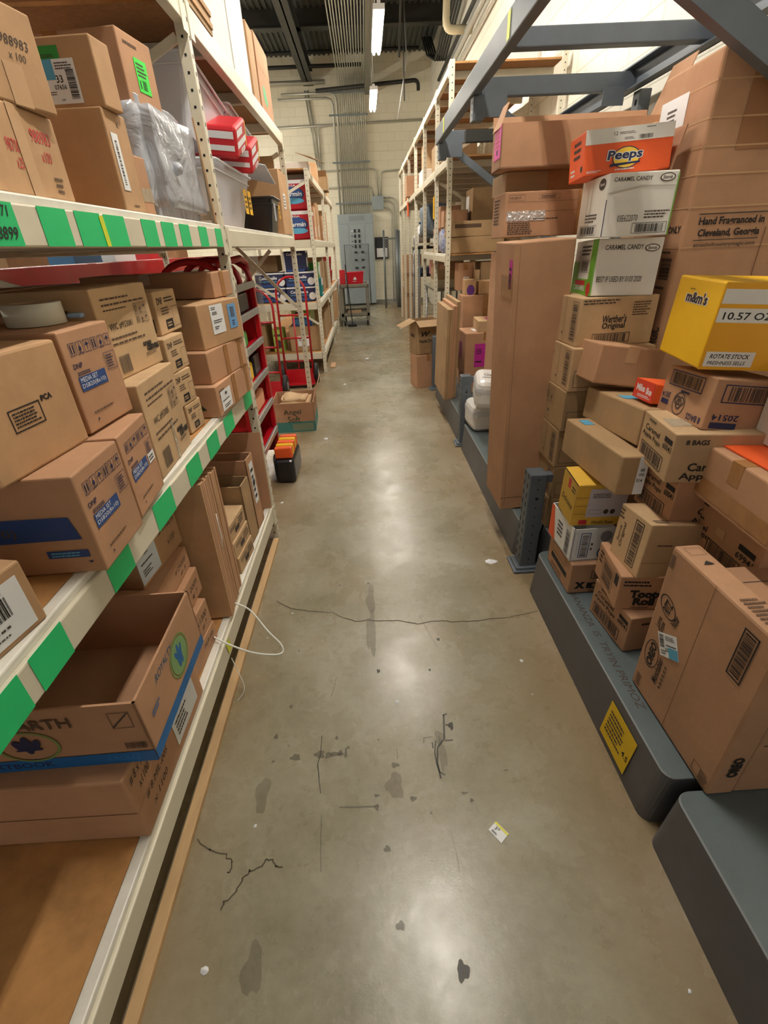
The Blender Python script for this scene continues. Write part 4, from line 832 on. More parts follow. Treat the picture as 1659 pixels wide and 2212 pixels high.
carton('long kraft carton with handwriting carrying the open blue striped carton', 'L', (-.633, .657, .247, 0, .458, .60, .239), KP, bev=.006, tape=None,
       a=[('T', '# 8 MIL-005', .25, .42, .10, INKG, dict(HW, w=.30)), ('T', 'x 1100', .23, .22, .09, INKG, dict(HW, w=.2)), ('T', '# 8 x 11', .12, .86, .12, INKG, dict(HW, w=.16)), ('T', 'x1100', .15, .68, .11, INKG, dict(HW, w=.12)), ('R', 0, .47, .18, .475, SEAM)],
       c=[('R', 0, .46, 1, .468, SEAM)], stick=[('white_label', 'a', .51, .14, .89, .98, PAPER, [('L', .1, .5, .9, .95, 7, INKG), ('L', .1, .1, .6, .4, 4, INKG)])])
st = [(-.672, 1.12, .247, -3.5, .26, .082, 'lowest', 'MLR-005', 'x 1100'), (-.675, 1.12, .330, -3.5, .255, .113, 'second from the bottom', 'x1300', '# 7'), (-.686, 1.12, .444, 0, .31, .104, 'third from the bottom', '# 2009', '# 7'), (-.708, 1.14, .549, 0, .30, .084, 'fourth from the bottom', '# 2X008', '# 5')]
for px, py, pz, yw, w, h, lb, s1, s2 in st:
    carton('kraft carton with marker writing, ' + lb + ' in the stack beside the flattened bundle', 'L', (px, py, pz, yw, w, .45, h), KP, a=[('T', s1, .74, .62, .22, INKG, dict(HW, w=.34)), ('T', s2, .78, .3, .18, INKG, dict(HW, w=.18))], tape=None,
           stick=[('white_label', 'a', .28, .1, .52, .9, PAPER, [('L', .1, .2, .9, .8, 4, INKG)])] if 'third' in lb else [])
carton('kraft carton with big white label and marker writing 190DR x100', 'L', (-.753, 1.194, .634, -5, .283, .5, .16), KR, a=[('T', '# 190DR', .74, .72, .16, INKG, dict(HW, w=.40)), ('T', 'x100', .76, .36, .15, INKG, dict(HW, w=.2))],
       stick=[('white_label', 'a', .0, .08, .42, .92, mat('label_bluewhite', '#dbe9f4', .5), [('B', .4, .65, .6, .85, INKG, True), ('L', .15, .45, .85, .52, 1, INK), ('L', .15, .15, .6, .35, 3, INKG)])])
# leaning bundle of flattened cartons
def flatpack(label, pts0, pts1, n, m, grp=None): pass
t = thing('flattened_carton_bundle', 'bundle of flattened cartons standing on edge by the rack beam', 'cardboard', (-.620, 1.478, .254), rot_of(4, 0, 0))
r9 = random.Random(5)
for i in range(15):
    g = G(); y = i * .0158; top = .60 - r9.uniform(0, .012) - i * .002; xo = r9.uniform(-.004, .0)
    M_ = Matrix.Rotation(R(-2.2), 4, 'X')
    g.box(-.30 + xo, y, 0, xo, y + (.0145 if i else .0145), top, KP if i % 3 else KR, .0015, M_); g.build('cardboard_sheet', t)
g = G(); g.tube([(.004, .10, .43), (.006, .09, .38), (.008, .085, .33), (.004, .07, .29)], .0022, ROPE, 6); g.build('strap_end', t)
nb = lambda: [('L', .1, .55, .55, .8, 2, INKG), ('L', .6, .3, .95, .8, 3, INKG), ('R', .35, .2, .6, .5, INKG)]
for px, py, pz, w, h, lb in ((-.650, 1.775, .248, .21, .086, 'lowest'), (-.656, 1.77, .335, .215, .081, 'middle'), (-.665, 1.76, .417, .23, .083, 'topmost')):
    carton('flat pale carton with printed panels, ' + lb + ' of three by the cardboard bundle', 'L', (px, py, pz, -4, w, .40, h), KL, a=nb(), group='flat pale cartons', tape='w' if lb == 'topmost' else None,
           stick=[('silver_label', 't', .1, .3, .5, .8, mat('silver', '#a7acb2', .3, metal=.6), [('L', .1, .2, .9, .8, 3, INK)])] if lb == 'topmost' else [])
openbox('open tall kraft carton on the bottom shelf, nearer of two', 'L', (-.652, 2.02, .248, -3, .13, .42, .33), KD, KD, th=.007)
openbox('open tall kraft carton with white label on the bottom shelf, farther of two', 'L', (-.648, 2.17, .248, -3, .12, .42, .40), KP, KD, th=.007, stick=[('white_label', 'a', .25, .35, .75, .92, PAPER, [('L', .15, .1, .85, .9, 5, INKG), ('B', .2, .4, .8, .6, INK, True)])])
g = G(); g.slab([(-.62, 2.40, .25), (-1.10, 2.40, .25), (-1.10, 2.44, .70), (-.62, 2.44, .70)], .007, KP); tag(g.build('cardboard_sheet'), 'big cardboard sheet standing at the end of the bottom shelf by the rack post', 'cardboard')
# white strapping loop
def curve_thing(name, label, cat, pts, r, m, cyc=False):
    P = [Vector(p) for p in pts]; out = []
    for i in range(len(P) - 1):
        a, b, c, d = P[max(i - 1, 0)], P[i], P[i + 1], P[min(i + 2, len(P) - 1)]
        for k in range(8):
            t_ = k / 8; out.append(.5 * ((2 * b) + (c - a) * t_ + (2 * a - 5 * b + 4 * c - d) * t_ ** 2 + (3 * b - a - 3 * c + d) * t_ ** 3))
    out.append(P[-1]); g = G(); g.tube(out, r, m, 6); return tag(g.build(name), label, cat)
curve_thing('strapping_loop', 'white plastic strap looping out from the bottom shelf over the aisle floor', 'strap', [(-.63, 1.55, .265), (-.56, 1.52, .245), (-.48, 1.44, .20), (-.425, 1.40, .16), (-.418, 1.375, .14), (-.45, 1.35, .155), (-.52, 1.325, .20), (-.60, 1.325, .25), (-.66, 1.35, .268)], .0035, ROPE)
curve_thing('string_scrap', 'thin pale string hanging below the bottom beam', 'string', [(-.62, 1.36, .14), (-.60, 1.34, .08), (-.575, 1.30, .03), (-.60, 1.26, .004)], .0015, ROPE)

# ================================================================ red cart, hand trucks and carton in the gap
t = thing('stocking_cart', 'red metal stocking cart with steel-edged shelves in the gap between the left racks', 'cart', (-.78, 2.93, 0))
W_, D_ = .72, .40
for yy in (0, W_):
    for xx in (0, -D_):
        g = G(); g.box(xx - .035, yy - .02, .10, xx, yy + .02, 1.38, REDM, .004); g.build('frame_post', t)
g = G(); g.slab([(-.02, W_ + .004, .12), (-D_, W_ + .004, .12), (-D_, W_ + .004, 1.36), (-.02, W_ + .004, 1.36)], .004, REDM); g.build('end_panel', t)
g = G(); g.slab([(-D_ + .02, 0, .12), (-D_ + .02, W_, .12), (-D_ + .02, W_, 1.0), (-D_ + .02, 0, 1.0)], .004, REDM); g.build('back_panel', t)
for z in (.32, .55, .78, 1.0, 1.20, 1.37):
    g = G(); g.box(-D_, 0, z - .012, -.01, W_, z, REDM); g.box(-.012, .0, z - .03, .006, W_, z + .012, STEEL, .002); g.build('shelf', t)
    g = G(); g.slab([(-.01, .02, z - .03), (-.01, .30, z - .03), (-.01, .02, z - .13)], .003, REDM); g.build('corner_gusset', t)
for yy in (0.02, W_ - .02, W_ * .55):
    g = G(); P = [(-.02, yy, 1.36)] + [(-.02 - .17 + .17 * math.cos(a), yy, 1.40 + .12 * math.sin(a)) for a in [math.pi * i / 10 for i in range(11)]] + [(-.36, yy, 1.36)]
    g.tube(P, .018, REDM, 10); g.build('handle', t)
g = G(); g.tube([(-.03, .0, 1.50), (-.03, .55, 1.52), (-.03, .70, 1.49), (-.03, W_, 1.40), (-.03, W_, 1.3)], .02, REDM, 10); g.build('handle', t)
for yy in (.05, W_ - .05):
    for xx in (-.04, -D_ + .04):
        g = G(); g.lathe([(.045, -.014), (.05, -.01), (.05, .01), (.045, .014)], RUB, 16); o = g.build('caster_wheel', t, (xx, yy, .05), (0, R(90), 0))
for (yy, z, w, h, m_, nm, lb) in ((.10, 1.002, .3, .10, mat('pack_green', '#3f8f2f', .5), 'merchandise_pack', 'green pack on an upper shelf of the red cart'), (.25, 1.202, .35, .12, BLK, 'merchandise_pack', 'black pack on the top shelf of the red cart'),
                                  (.15, .782, .25, .12, YEL, 'merchandise_pack', 'yellow pack on the middle shelf of the red cart'), (.45, .782, .2, .14, BLK, 'merchandise_pack', 'dark pack behind the yellow one on the red cart'),
                                  (.3, .552, .3, .12, mat('pack_pale', '#e3a27c', .5), 'merchandise_pack', 'peach coloured pack on a lower shelf of the red cart'), (.05, .322, .25, .12, mat('pack_pink', '#d18aa8', .4), 'merchandise_pack', 'pink pack low on the red cart')):
    g = G(); g.box(-.26, 0, 0, -.03, w, h, m_, .015); o = tag(g.build(nm), lb, 'packet'); o.location = (-.78, 2.93 + yy, z)
for k in range(5):
    g = G(); g.box(-.13, 0, 0, 0, .05, .085, (ORG, YEL)[k % 2], .01); o = tag(g.build('snack_packet'), ['nearest', 'second', 'third', 'fourth', 'farthest'][k] + ' of the orange and yellow packets at the foot of the red cart', 'packet', 'packets at the foot of the cart'); o.location = (-.62, 3.27 + k * .065, .193); o.rotation_euler = (0, 0, 0)
g = G(); g.box(-.155, 0, 0, 0, .38, .19, BLK, .03); o = tag(g.build('black_tray'), 'black tray holding the orange packets beside the red cart', 'tray'); o.location = (-.612, 3.24, .002)

def handtruck(label, x, y, h, w, lean=6, arc=True, m=REDM):
    t = thing('hand_truck', label, 'hand truck', (x, y, 0), (R(-lean), 0, 0)); hw = w / 2
    P = [(-hw, 0, .14)] + [(-hw, 0, h - hw)] + [(-hw * math.cos(a), 0, h - hw + hw * math.sin(a)) for a in [math.pi * i / 12 for i in range(1, 12)]] + [(hw, 0, h - hw), (hw, 0, .14)]
    g = G(); g.tube(P, .014, m, 10); g.build('frame_tube', t)
    for z in (.30, .58, .85):
        g = G(); g.tube([(-hw, 0, z), (hw, 0, z)], .012, m, 8); g.build('cross_bar', t)
    g = G(); g.tube([(0, 0, .14), (0, 0, .85)], .010, m, 8); g.build('center_tube', t)
    g = G(); g.box(-hw - .02, -.20, .02, hw + .02, -.0, .03, m); g.box(-hw - .02, -.01, .02, hw + .02, 0, .2, m); g.build('toe_plate', t)
    for sx in (-1, 1):
        g = G(); g.lathe([(.05, -.025), (.115, -.025), (.13, -.015), (.13, .015), (.115, .025), (.05, .025)], RUB, 24); wl = g.build('wheel', t, (sx * (hw + .03), .09, .13), (0, R(90), 0))
        g = G(); g.lathe([(.0, -.028), (.05, -.028), (.05, .028), (0, .028)], STEEL, 16, caps=False); g.build('wheel_hub', wl)
        g = G(); g.bar((sx * hw, .09, .13), (sx * hw, 0, .4), .02, .01, m); g.build('wheel_bracket', t)
    return t
handtruck('red hand truck with a rounded loop handle, right of the two', -.93, 6.25, 1.28, .36)
handtruck('red hand truck with low curved handle, left of the two behind the red cart', -1.28, 5.65, 1.20, .42, 8)
g = G(); g.add([(-1.25 + .04 * math.sin(j * 2.1 + i), 5.05 + .03 * math.cos(i * 1.7 + j), .95 + i * .06) if False else (-1.35 + j * .045, 4.965 + .02 * math.sin(j * 1.9 + i * .8), .95 + i * .078) for i in range(9) for j in range(9)],
      [(i * 9 + j, i * 9 + j + 1, (i + 1) * 9 + j + 1, (i + 1) * 9 + j) for i in range(8) for j in range(8)], WRAP, True)
tag(g.build('plastic_sheet'), 'crumpled translucent plastic sheet hanging in the gap behind the red cart', 'sheet')
openbox('open toilet paper carton with teal lower band on the floor by the red cart', 'L', (-.565, 4.41, 0, 2.5, .46, .40, .285), KP, KD, flaps='a', fl=.45, ang=70, name='open_carton',
        c=[('R', 0, 0, 1, .36, mat('faded_teal', '#3f7d77', .7)), ('R', .45, .05, .95, .30, mat('faded_teal2', '#7a8a72', .7)), ('F', .12, .12, .30, .5, TEAL, .002), ('T', 'Angel', .48, .68, .22, mat('angel_ink', '#3b4a36', .7), {'w': .42}), ('T', 'Soft', .50, .45, .22, mat('angel_ink', '#3b4a36', .7), {'w': .3})],
        a=[('R', 0, 0, 1, .45, mat('faded_teal3', '#5e8c84', .7))])
wrapped('crumpled brown paper inside the open teal banded carton', (-.62, 4.47, .02, 0, .32, .28, .27), KL, 'packing_paper', 'paper', 9, .03, 3)
g = G(); g.box(-1.5, 4.91, .0, -.66, 4.94, .05, CREAM, .004); g.build('floor_brace', rk)
g = G(); g.box(-.60, 7.15, 0, -.52, 7.45, .02, KE, .008); tag(g.build('wood_scrap'), 'small scrap of pale wood on the floor by the far left rack', 'scrap')

# ================================================================ RIGHT: tall stack and cartons
TR_ = lambda: []
carton('very tall kraft carton standing on the grey base, behind the nearest short post', 'R', (.690, 2.286, .222, 1.3, .303, .264, 1.318), KP, tilt=(1, -2), bev=.006, tape=None,
       c=[('R', .085, .01, .09, .99, SEAM), ('R', 0, .055, 1, .057, SEAM)], stick=[('tape_strip', 'a', .40, .83, .98, .90, TAPE, []), ('pink_label', 'a', .78, .86, .93, .95, PINK2, [('L', .1, .2, .9, .8, 3, INK)])])
carton('kraft carton with shiny foil tape and arrow print, on the very tall carton', 'R', (.695, 2.675, 1.56, .4, .238, .48, .190), KP, tape=None,
       c=[('F', .03, .80, .20, .93, INKG, .001), ('T', 'THIS SIDE UP', .10, .865, .05, INKG, {'w': .12}), ('F', .34, .82, .55, .93, INKG, .001), ('L', .36, .84, .53, .91, 2, INKG), ('R', .02, .77, .98, .775, INK), ('R', .02, .56, .98, .565, INK), ('L', .04, .06, .34, .34, 6, INKG), ('L', .3, .38, .6, .42, 1, INK)],
       a=[('L', .15, .3, .6, .9, 8, INKG), ('T', 'XXX', .3, .35, .06, INKG)],
       stick=[('foil_tape', 'c', .02, .36, .42, .58, mat('foil', '#e4e4e2', .15, metal=.6, bump=1.0, bscale=90), []), ('tape_strip', 'c', .74, 0, .86, 1, TAPE, [])])
carton('squat kraft carton under the long open-flap carton', 'R', (.723, 2.80, 1.752, 0, .28, .55, .09), KD, tape=None, stick=[('tape_strip', 'c', .38, 0, .70, 1, TAPE, [])])
openbox('long kraft carton with open flaps and pink label at the top right', 'R', (.658, 2.685, 1.843, -2.6, .206, .74, .168), KP, KD, flaps='fd', fl=.3, ang=70, th=.006,
        stick=[('pink_label', 'a', .30, .25, 1.0, .98, PINK, [('L', .15, .35, .85, .9, 4, RED), ('R', .4, .15, .6, .3, INKG)])])
g = G(); g.slab([(.655, 2.70, 2.0), (.655, 2.86, 2.0), (.70, 2.86, 2.10), (.70, 2.76, 2.10)], .004, KP); tag(g.build('cardboard_flap'), 'small upright cardboard flap above the pink label', 'cardboard')
# soft caramel stack
wh = lambda: [('F', .72, .10, .93, .92, INKG, .0015), ('B', .75, .13, .90, .89, INKG, True), ('R', .50, 0, .507, 1, SEAM), ('L', .08, .7, .3, .9, 3, INKG), ('E', .46, .22, .02, .03, INKG)]
zz = .222
def lift(items, k=2.1, z=.222, h=1.878):
    out = []
    for it in items:
        q = list(it)
        for j in {'R': (2, 4), 'B': (2, 4), 'L': (2, 4), 'T': (3,)}[q[0]]: q[j] = max(0, (q[j] * k - z) / h)
        if q[0] == 'T': q[4] = q[4] * k / h
        out.append(tuple(q))
    return out
for i in range(6):
    h = [.172, .172, .187, .187, .187, .194][i]
    lb = ['bottom', 'second from the bottom', 'third from the bottom', 'fourth from the bottom', 'fifth from the bottom', 'topmost'][i]
    pos = [(.875, 2.075, 0), (.878, 2.075, 0), (.874, 2.075, 1), (.874, 2.065, .5), (.879, 2.060, .4), (.896, 2.091, 3.7)][i]
    cc = [('L', .03, .86, .56, .97, 2, INKG), ('L', .68, .6, .92, .9, 6, INKB), ('T', "Werther's", .46, .56, .16, INK, {'w': .32, 'bold': .02}), ('T', 'Original', .46, .40, .16, INK, {'w': .30, 'bold': .02}), ('F', .20, .06, .70, .26, INK, .002), ('B', .24, .08, .66, .24, INKG)] if i == 5 else \
         [("T", 'W', .8, .8, .2, INK), ('F', .05, .1, .8, .5, INKG, .002)]
    aa = wh() if i != 3 else [('F', .25, .5, .6, .9, INKG, .0015), ('I', .27, .55, .58, .85, 2, INKG), ('R', .6, .05, .8, .35, KD), ('E', .4, .3, .03, .04, INKG)]
    carton('kraft caramel candy carton, ' + lb + ' of the six-high column behind the tall carton', 'R', (pos[0], pos[1], zz, pos[2], .268 if i == 5 else .29, .34 if i == 5 else .36, h), KL if i > 3 else KD, a=aa, c=cc, tape=None, group='column of caramel cartons')
    zz += h + .001
logo = lambda u, v, s_=1: [('E', u, v, .11 * s_, .065 * s_, INKG), ('E', u, v, .095 * s_, .05 * s_, WB), ('T', 'Storck', u, v, .055, INKG, {'w': .14 * s_, 'bold': .03, 'shear': .2})]
carton('white caramel candy carton with green side, lower of the two white ones', 'R', (.939, 2.132, 1.330, -7.4, .30, .257, .210), WB, tilt=(-2, 1), tape=None,
       c=[('R', 0, 0, .02, 1, GRNP), ('T', 'CARAMEL CANDY', .42, .85, .085, INKG, {'w': .58})] + logo(.84, .83) + [('T', 'BEST IF USED BY 0103 2020', .42, .30, .10, INK, {'w': .70, 'bold': 0, 'shear': .1})],
       a=[('R', 0, 0, 1, .30, GRNP), ('R', .82, 0, 1, 1, GRNP), ('R', .0, .3, .3, .62, GRNP), ('T', 'CARAMEL', .45, .13, .10, PAPER, {'w': .6}), ('R', .2, .18, .7, .27, RED), ('E', .90, .12, .09, .13, RED), ('R', .89, .22, .91, .5, GRNP), ('F', .40, .42, .80, .64, INKG, .0015), ('B', .43, .44, .77, .62, INKG), ('L', .35, .72, .8, .92, 3, INKG)])
carton('white caramel candy carton reading 03E622070, upper of the two white ones', 'R', (.914, 2.060, 1.542, -4.8, .30, .249, .205), WB, tape=None,
       c=[('T', 'CARAMEL CANDY', .35, .90, .065, INKG, {'w': .55})] + logo(.84, .90) + [('T', '03E622070', .36, .30, .10, INK, {'w': .30, 'bold': -.005}), ('L', .60, .28, .98, .42, 3, INKG), ('F', .45, .05, .96, .22, INK, .0015), ('B', .50, .07, .92, .20, INK), ('R', 0, .02, .012, .6, NAVY), ('P', [(.0, .70), (.5, .80), (.98, .78), (.98, .76), (.5, .77), (.05, .68)], mat('crease', '#c4bfb4', .7)), ('R', .985, .0, 1, .95, GRNP)],
       a=[('E', .80, .86, .12, .09, INKG), ('T', 'Storck', .80, .86, .05, WB, {'w': .16}), ('F', .12, .05, .80, .22, INKG, .0015), ('B', .16, .07, .76, .20, INK), ('L', .3, .26, .8, .42, 3, INKG), ('R', .3, .0, .31, 1, mat('crease', '#c4bfb4', .7)), ('R', .45, 0, .46, 1, mat('crease', '#c4bfb4', .7))])
carton('orange and white candy carton with yellow oval, on the white caramel cartons', 'R', (.866, 2.188, 1.750, -.3, .150, .335, .145), ORG, tilt=(-4, -3), tape=None,
       c=[('R', 0, .68, 1, 1, WB), ('T', '12', .34, .87, .08, INKG, {'w': .04}), ('L', .38, .84, .58, .90, 2, INKG), ('L', .44, .72, .56, .78, 2, INKG), ('B', .60, .71, .76, .80, INKG), ('L', .68, .93, .8, .96, 1, INKG),
          ('E', .48, .34, .16, .24, NAVY), ('E', .48, .34, .15, .22, mat('peeps_yellow', '#ffd54a', .5)), ('T', 'Peeps', .46, .38, .30, PAPER, {'w': .42, 'bold': .07, 'shear': .1}), ('T', 'Peeps', .46, .38, .26, NAVY, {'w': .40, 'bold': .03, 'shear': .1}), ('P', [(.30, .16), (.64, .20), (.64, .24), (.30, .22)], NAVY), ('L', .36, .06, .62, .12, 1, PAPER), ('L', .03, .06, .2, .12, 2, PAPER)],
       a=[('L', .3, .45, .8, .9, 3, INKG), ('L', .15, .1, .5, .3, 2, PAPER), ('E', .85, .2, .07, .07, INKG)])
g = G(); g.slab([(1.205, 2.19, 1.76), (1.215, 2.34, 1.78), (1.235, 2.34, 1.90), (1.235, 2.19, 1.90)], .005, KP); tag(g.build('cardboard_flap'), 'brown carton flap sticking up beside the orange and white carton', 'cardboard')
# big tall carton
t = carton('huge kraft carton reading Hand Fragranced in Cleveland, Georgia, against the right wall', 'R', (1.27, 2.118, .222, -3, .40, .60, 1.878), KP, bev=.01, tape=None,
       c=lift([('R', .20, .86, .55, 1.0, mat('darker_patch', '#a06f48', .7))] + [('R', 0, v, 1, v + .0025, KE) for v in (.955, .905, .865, .825, .775, .71)] + [('R', .08, .764, .52, .766, INKG),  # darker brown rectangle at the top of the near end
          ('T', 'Hand Fragranced in', .30, .752, .016, INK, {'w': .42, 'bold': .03}), ('T', 'Cleveland, Georgia', .30, .733, .016, INK, {'w': .40, 'bold': .03}), ('R', .08, .722, .50, .7235, INKG), ('T', 'atouchofcountrymagic.com', .29, .714, .009, INKG, {'w': .40}), ('R', .53, .55, .535, .74, SEAM)]),
       a=lift([('R', 0, v, 1, v + .0025, KE) for v in (.955, .905, .865, .825, .775, .71)] + [('T', 'ONLY', .84, .742, .012, INK, {'w': .24, 'bold': .03}), ('L', .60, .700, .97, .707, 1, INKG), ('B', .72, .655, .93, .695, INK, True), ('L', .7, .635, .9, .645, 1, INKG),
          ('T', 'COUNTRY MAGIC', .90, .50, .04, INKG, {'rot': 90, 'w': .15, 'bold': .03})]),
       stick=[('white_label', 'a', .03, .871, .55, .955, PAPER, [('B', .18, .08, .85, .30, INKG), ('L', .3, .5, .7, .8, 3, INKG)])])
carton('tall pale kraft carton behind the huge carton by the right wall', 'R', (1.29, 2.545, .222, 0, .13, .45, 1.748), KL, bev=.008)
# candy pile
carton('smaller yellow carton with pale panel reading Delicious, low in the candy pile', 'R', (.777, 1.592, .529, -2.1, .155, .200, .192), YEL2, tilt=(4, 0), tape=None, cat='box',
       a=[('R', 0, 0, 1, 1, mat('olive_yellow', '#c9a02f', .5, noise=.1)), ('R', .38, .70, .55, .92, RED), ('T', 'Delicious', .5, .40, .14, INK, {'w': .75, 'shear': .3}), ('L', .65, .7, .92, .85, 2, INKG), ('R', 0, .97, 1, 1, INKG)],
       c=[('R', .25, .22, 1, .90, mat('panel_lilac', '#cfc6cc', .6)), ('L', .32, .68, .72, .80, 3, INKG), ('F', .30, .30, .55, .40, INKG, .001), ('E', .64, .35, .05, .06, INKG), ('E', .77, .35, .05, .06, INKG), ('R', .14, .04, .30, .15, RED), ('T', "World's Finest", .62, .09, .08, INKG, {'w': .44, 'shear': .2}), ('R', 0, .3, .25, .306, INKB), ('R', 0, .5, .25, .506, INKB), ('R', 0, .7, .25, .706, INKB)])
openbox('white and orange open tray carton with blue barcode, below the yellow carton', 'R', (.786, 1.565, .373, 1.3, .234, .17, .153), WPL, ORG, flaps='', tilt=(0, 0),
        c=[('F', .18, .10, .42, .88, BLUE, .003), ('B', .22, .14, .38, .84, INKG, True), ('L', .46, .3, .52, .6, 2, INKB), ('E', .80, .22, .15, .20, BLUE), ('E', .80, .22, .12, .16, PAPER), ('T', 'Pez', .80, .22, .16, BLUE, {'w': .18, 'rot': 0}), ('E', .80, .75, .14, .17, mat('tape_patch_grey', '#9a9aa6', .4)), ('F', .02, .1, .12, .9, mat('lightblue', '#9fb2cf', .5), .001)],
        a=[('P', [(0, .0), (.30, .0), (.12, 1), (0, 1)], ORG), ('F', .72, .06, .88, .78, BLUE, .002), ('B', .74, .1, .86, .75, INKG, True), ('L', .35, .3, .6, .8, 4, INKG)])
carton('kraft candy carton at the foot of the pile beside the nearest short post', 'R', (.791, 1.539, .222, -.6, .258, .29, .149), KP, tape=None,
       c=[('F', .30, .50, .72, .78, INK, .0025), ('B', .34, .53, .7, .75, INKG), ('R', .26, .16, .74, .36, INK), ('T', 'SMART', .52, .26, .12, KP, {'w': .36, 'bold': .04}), ('T', 'X', .16, .28, .24, INK, {'w': .16, 'bold': .08}), ('L', .3, .02, .75, .12, 2, INKB)],
       a=[('F', .18, .62, .75, .9, INKG, .002), ('R', .15, .35, .85, .52, INK), ('L', .2, .1, .7, .25, 2, INKB)])
cap = lambda: [('T', 'Caramel', .36, .74, .12, INK, {'w': .46}), ('T', 'Apple Pops', .36, .58, .13, INK, {'w': .58}), ('F', .10, .10, .82, .42, INK, .0025), ('B', .14, .14, .78, .38, INKG), ('R', .74, .74, .96, .84, INK), ('T', '60041', .85, .65, .12, INK, {'w': .24}), ('L', .2, .88, .45, .95, 1, INKG)]
carton('kraft lollipop carton standing on the grey base, lowest of its stack', 'R', (.865, 1.200, .222, 5.7, .235, .30, .158), KP, a=cap(), c=[('L', .15, .75, .45, .85, 1, INK), ('T', 'Caramel', .5, .2, .2, INK, {'w': .5})], tape=None)
carton('kraft candy carton with bold two line name on the lowest lollipop carton', 'R', (.827, 1.257, .382, -6.8, .222, .28, .143), KP, a=[('F', .3, .15, .75, .8, INK, .002), ('B', .34, .2, .7, .75, INKG, True), ('L', .1, .5, .25, .9, 3, INK), ('R', .8, .6, .93, .9, INK)], tape=None,
       c=[('L', .05, .70, .40, .9, 2, INK), ('T', 'Tootsie', .40, .48, .24, INK, {'w': .50, 'bold': .06}), ('T', 'Roll', .34, .25, .24, INK, {'w': .26, 'bold': .06}), ('L', .2, .04, .5, .1, 1, INKG)])
carton('tilted kraft candy carton with upright barcode standing in the middle of the pile', 'R', (.866, 1.241, .527, 2.8, .177, .20, .205), KL, tilt=(-4, 5), tape=None,
       a=[('F', .55, .10, .82, .92, INK, .003), ('B', .60, .14, .78, .88, INKG, True), ('T', 'Original', .28, .5, .10, INKB, {'rot': 90, 'w': .45}), ('T', 'Storck', .16, .5, .07, INKB, {'rot': 90, 'w': .3}), ('L', .02, .75, .2, .95, 3, INKB)],
       c=[('R', 0, .30, 1, .305, SEAM), ('L', .2, .6, .5, .65, 1, INKB)], t=[('L', .1, .05, .4, .2, 2, INKG)])
carton('plain kraft carton with shipping label on its end, above the yellow carton', 'R', (.842, 1.440, .744, 2, .466, .10, .147), KD, tilt=(-2, 2), bev=.006, tape=None,
       stick=[('shipping_label', 'c', .62, .03, .97, .98, PAPER, [('T', '014', .4, .38, .10, INK, {'w': .6}), ('B', .3, .62, .7, .7, INK), ('L', .2, .5, .8, .58, 2, INKG)]), ('blue_label', 't', .35, .78, .75, .92, SKY, [])])
carton('large plain kraft carton lying across the pile, second of three plain ones', 'R', (.927, 1.526, .895, -.5, .462, .26, .130), KD, tilt=(-5, 4), bev=.006, tape=None, stick=[('blue_label', 't', .1, .40, .9, .55, SKY, [])])
carton('plain kraft carton tilted against the caramel cartons, topmost of three plain ones', 'R', (.899, 1.880, 1.03, -2.1, .216, .26, .152), KP, tilt=(-4, 8), bev=.006, tape='w', tapec=KE)
carton('small red candy box with white lettering wedged in the pile', 'R', (.975, 1.575, 1.030, -6, .155, .116, .068), ORG, tilt=(-5, 6), tape=None, name='candy_box',
       a=[('R', 0, 0, 1, 1, mat('mike_red', '#e0432c', .4)), ('T', 'Mike', .34, .58, .36, PAPER, {'w': .44, 'bold': .03}), ('T', 'Ike', .78, .52, .34, PAPER, {'w': .28, 'bold': .03}), ('L', .25, .12, .9, .28, 2, PAPER)])
carton('kraft lollipop carton directly under the one reading 8 BAGS', 'R', (.955, 1.290, .690, 0, .215, .30, .175), KP, a=cap(), tape=None, c=[('T', 'Caramel', .55, .35, .14, INK, {'w': .5}), ('T', 'Apple Pops', .55, .15, .14, INK, {'w': .6})])
carton('kraft lollipop carton reading 8 BAGS near the top of the pile', 'R', (.900, 1.286, .867, -7.6, .237, .30, .160), KL, a=cap(), tape=None,
       c=[('T', '8 BAGS', .22, .84, .10, INK, {'w': .22, 'bold': .02}), ('T', 'Caramel', .40, .34, .17, INK, {'w': .42, 'bold': .02}), ('T', 'Apple', .30, .13, .18, INK, {'w': .34, 'bold': .02})], stick=[('torn_tape', 't', .05, .3, .7, .6, TAPEC, [])])
carton('large kraft lollipop carton reading 69941 on the right of the pile', 'R', (1.054, 1.018, .620, -1.4, .375, .40, .180), KP, bev=.006, a=[('T', 'Caramel', .26, .50, .12, INK, {'w': .28, 'bold': .02}), ('T', 'Apple Pops', .27, .36, .14, INK, {'w': .32, 'bold': .02}), ('L', .17, .88, .34, .94, 1, INK), ('L', .2, .60, .34, .68, 1, INKG), ('F', .44, .12, .84, .40, INK, .003), ('B', .47, .15, .81, .37, INKG), ('R', .77, .62, .95, .72, INK), ('T', '69941', .86, .52, .12, INK, {'w': .19}), ('R', .5, .55, .6, .7, KE)], tape=None)
carton('large kraft carton wrapped in glossy tape on the 69941 carton', 'R', (.996, .966, .822, -2.4, .364, .42, .165), KP, bev=.006, tape='d', tapec=TAPE, stick=[('tape_strip', 'a', 0, .10, 1, .42, TAPE, [])])
g = G(); g.box(-0, 0, 0, .28, .26, .004, ORG); o = tag(g.build('orange_card'), 'orange cardboard sheet lying on the glossy taped carton', 'cardboard'); o.location = (1.04, 1.03, .989)
carton('white carton with scalloped edge and blue print at the right edge of the picture', 'R', (1.145, .93, .995, 0, .37, .35, .20), WB, tape=None, a=[('R', .3, .15, .6, .8, SKY), ('L', .33, .2, .57, .7, 4, PAPER), ('F', .68, .2, .8, .8, SKY, .002)])
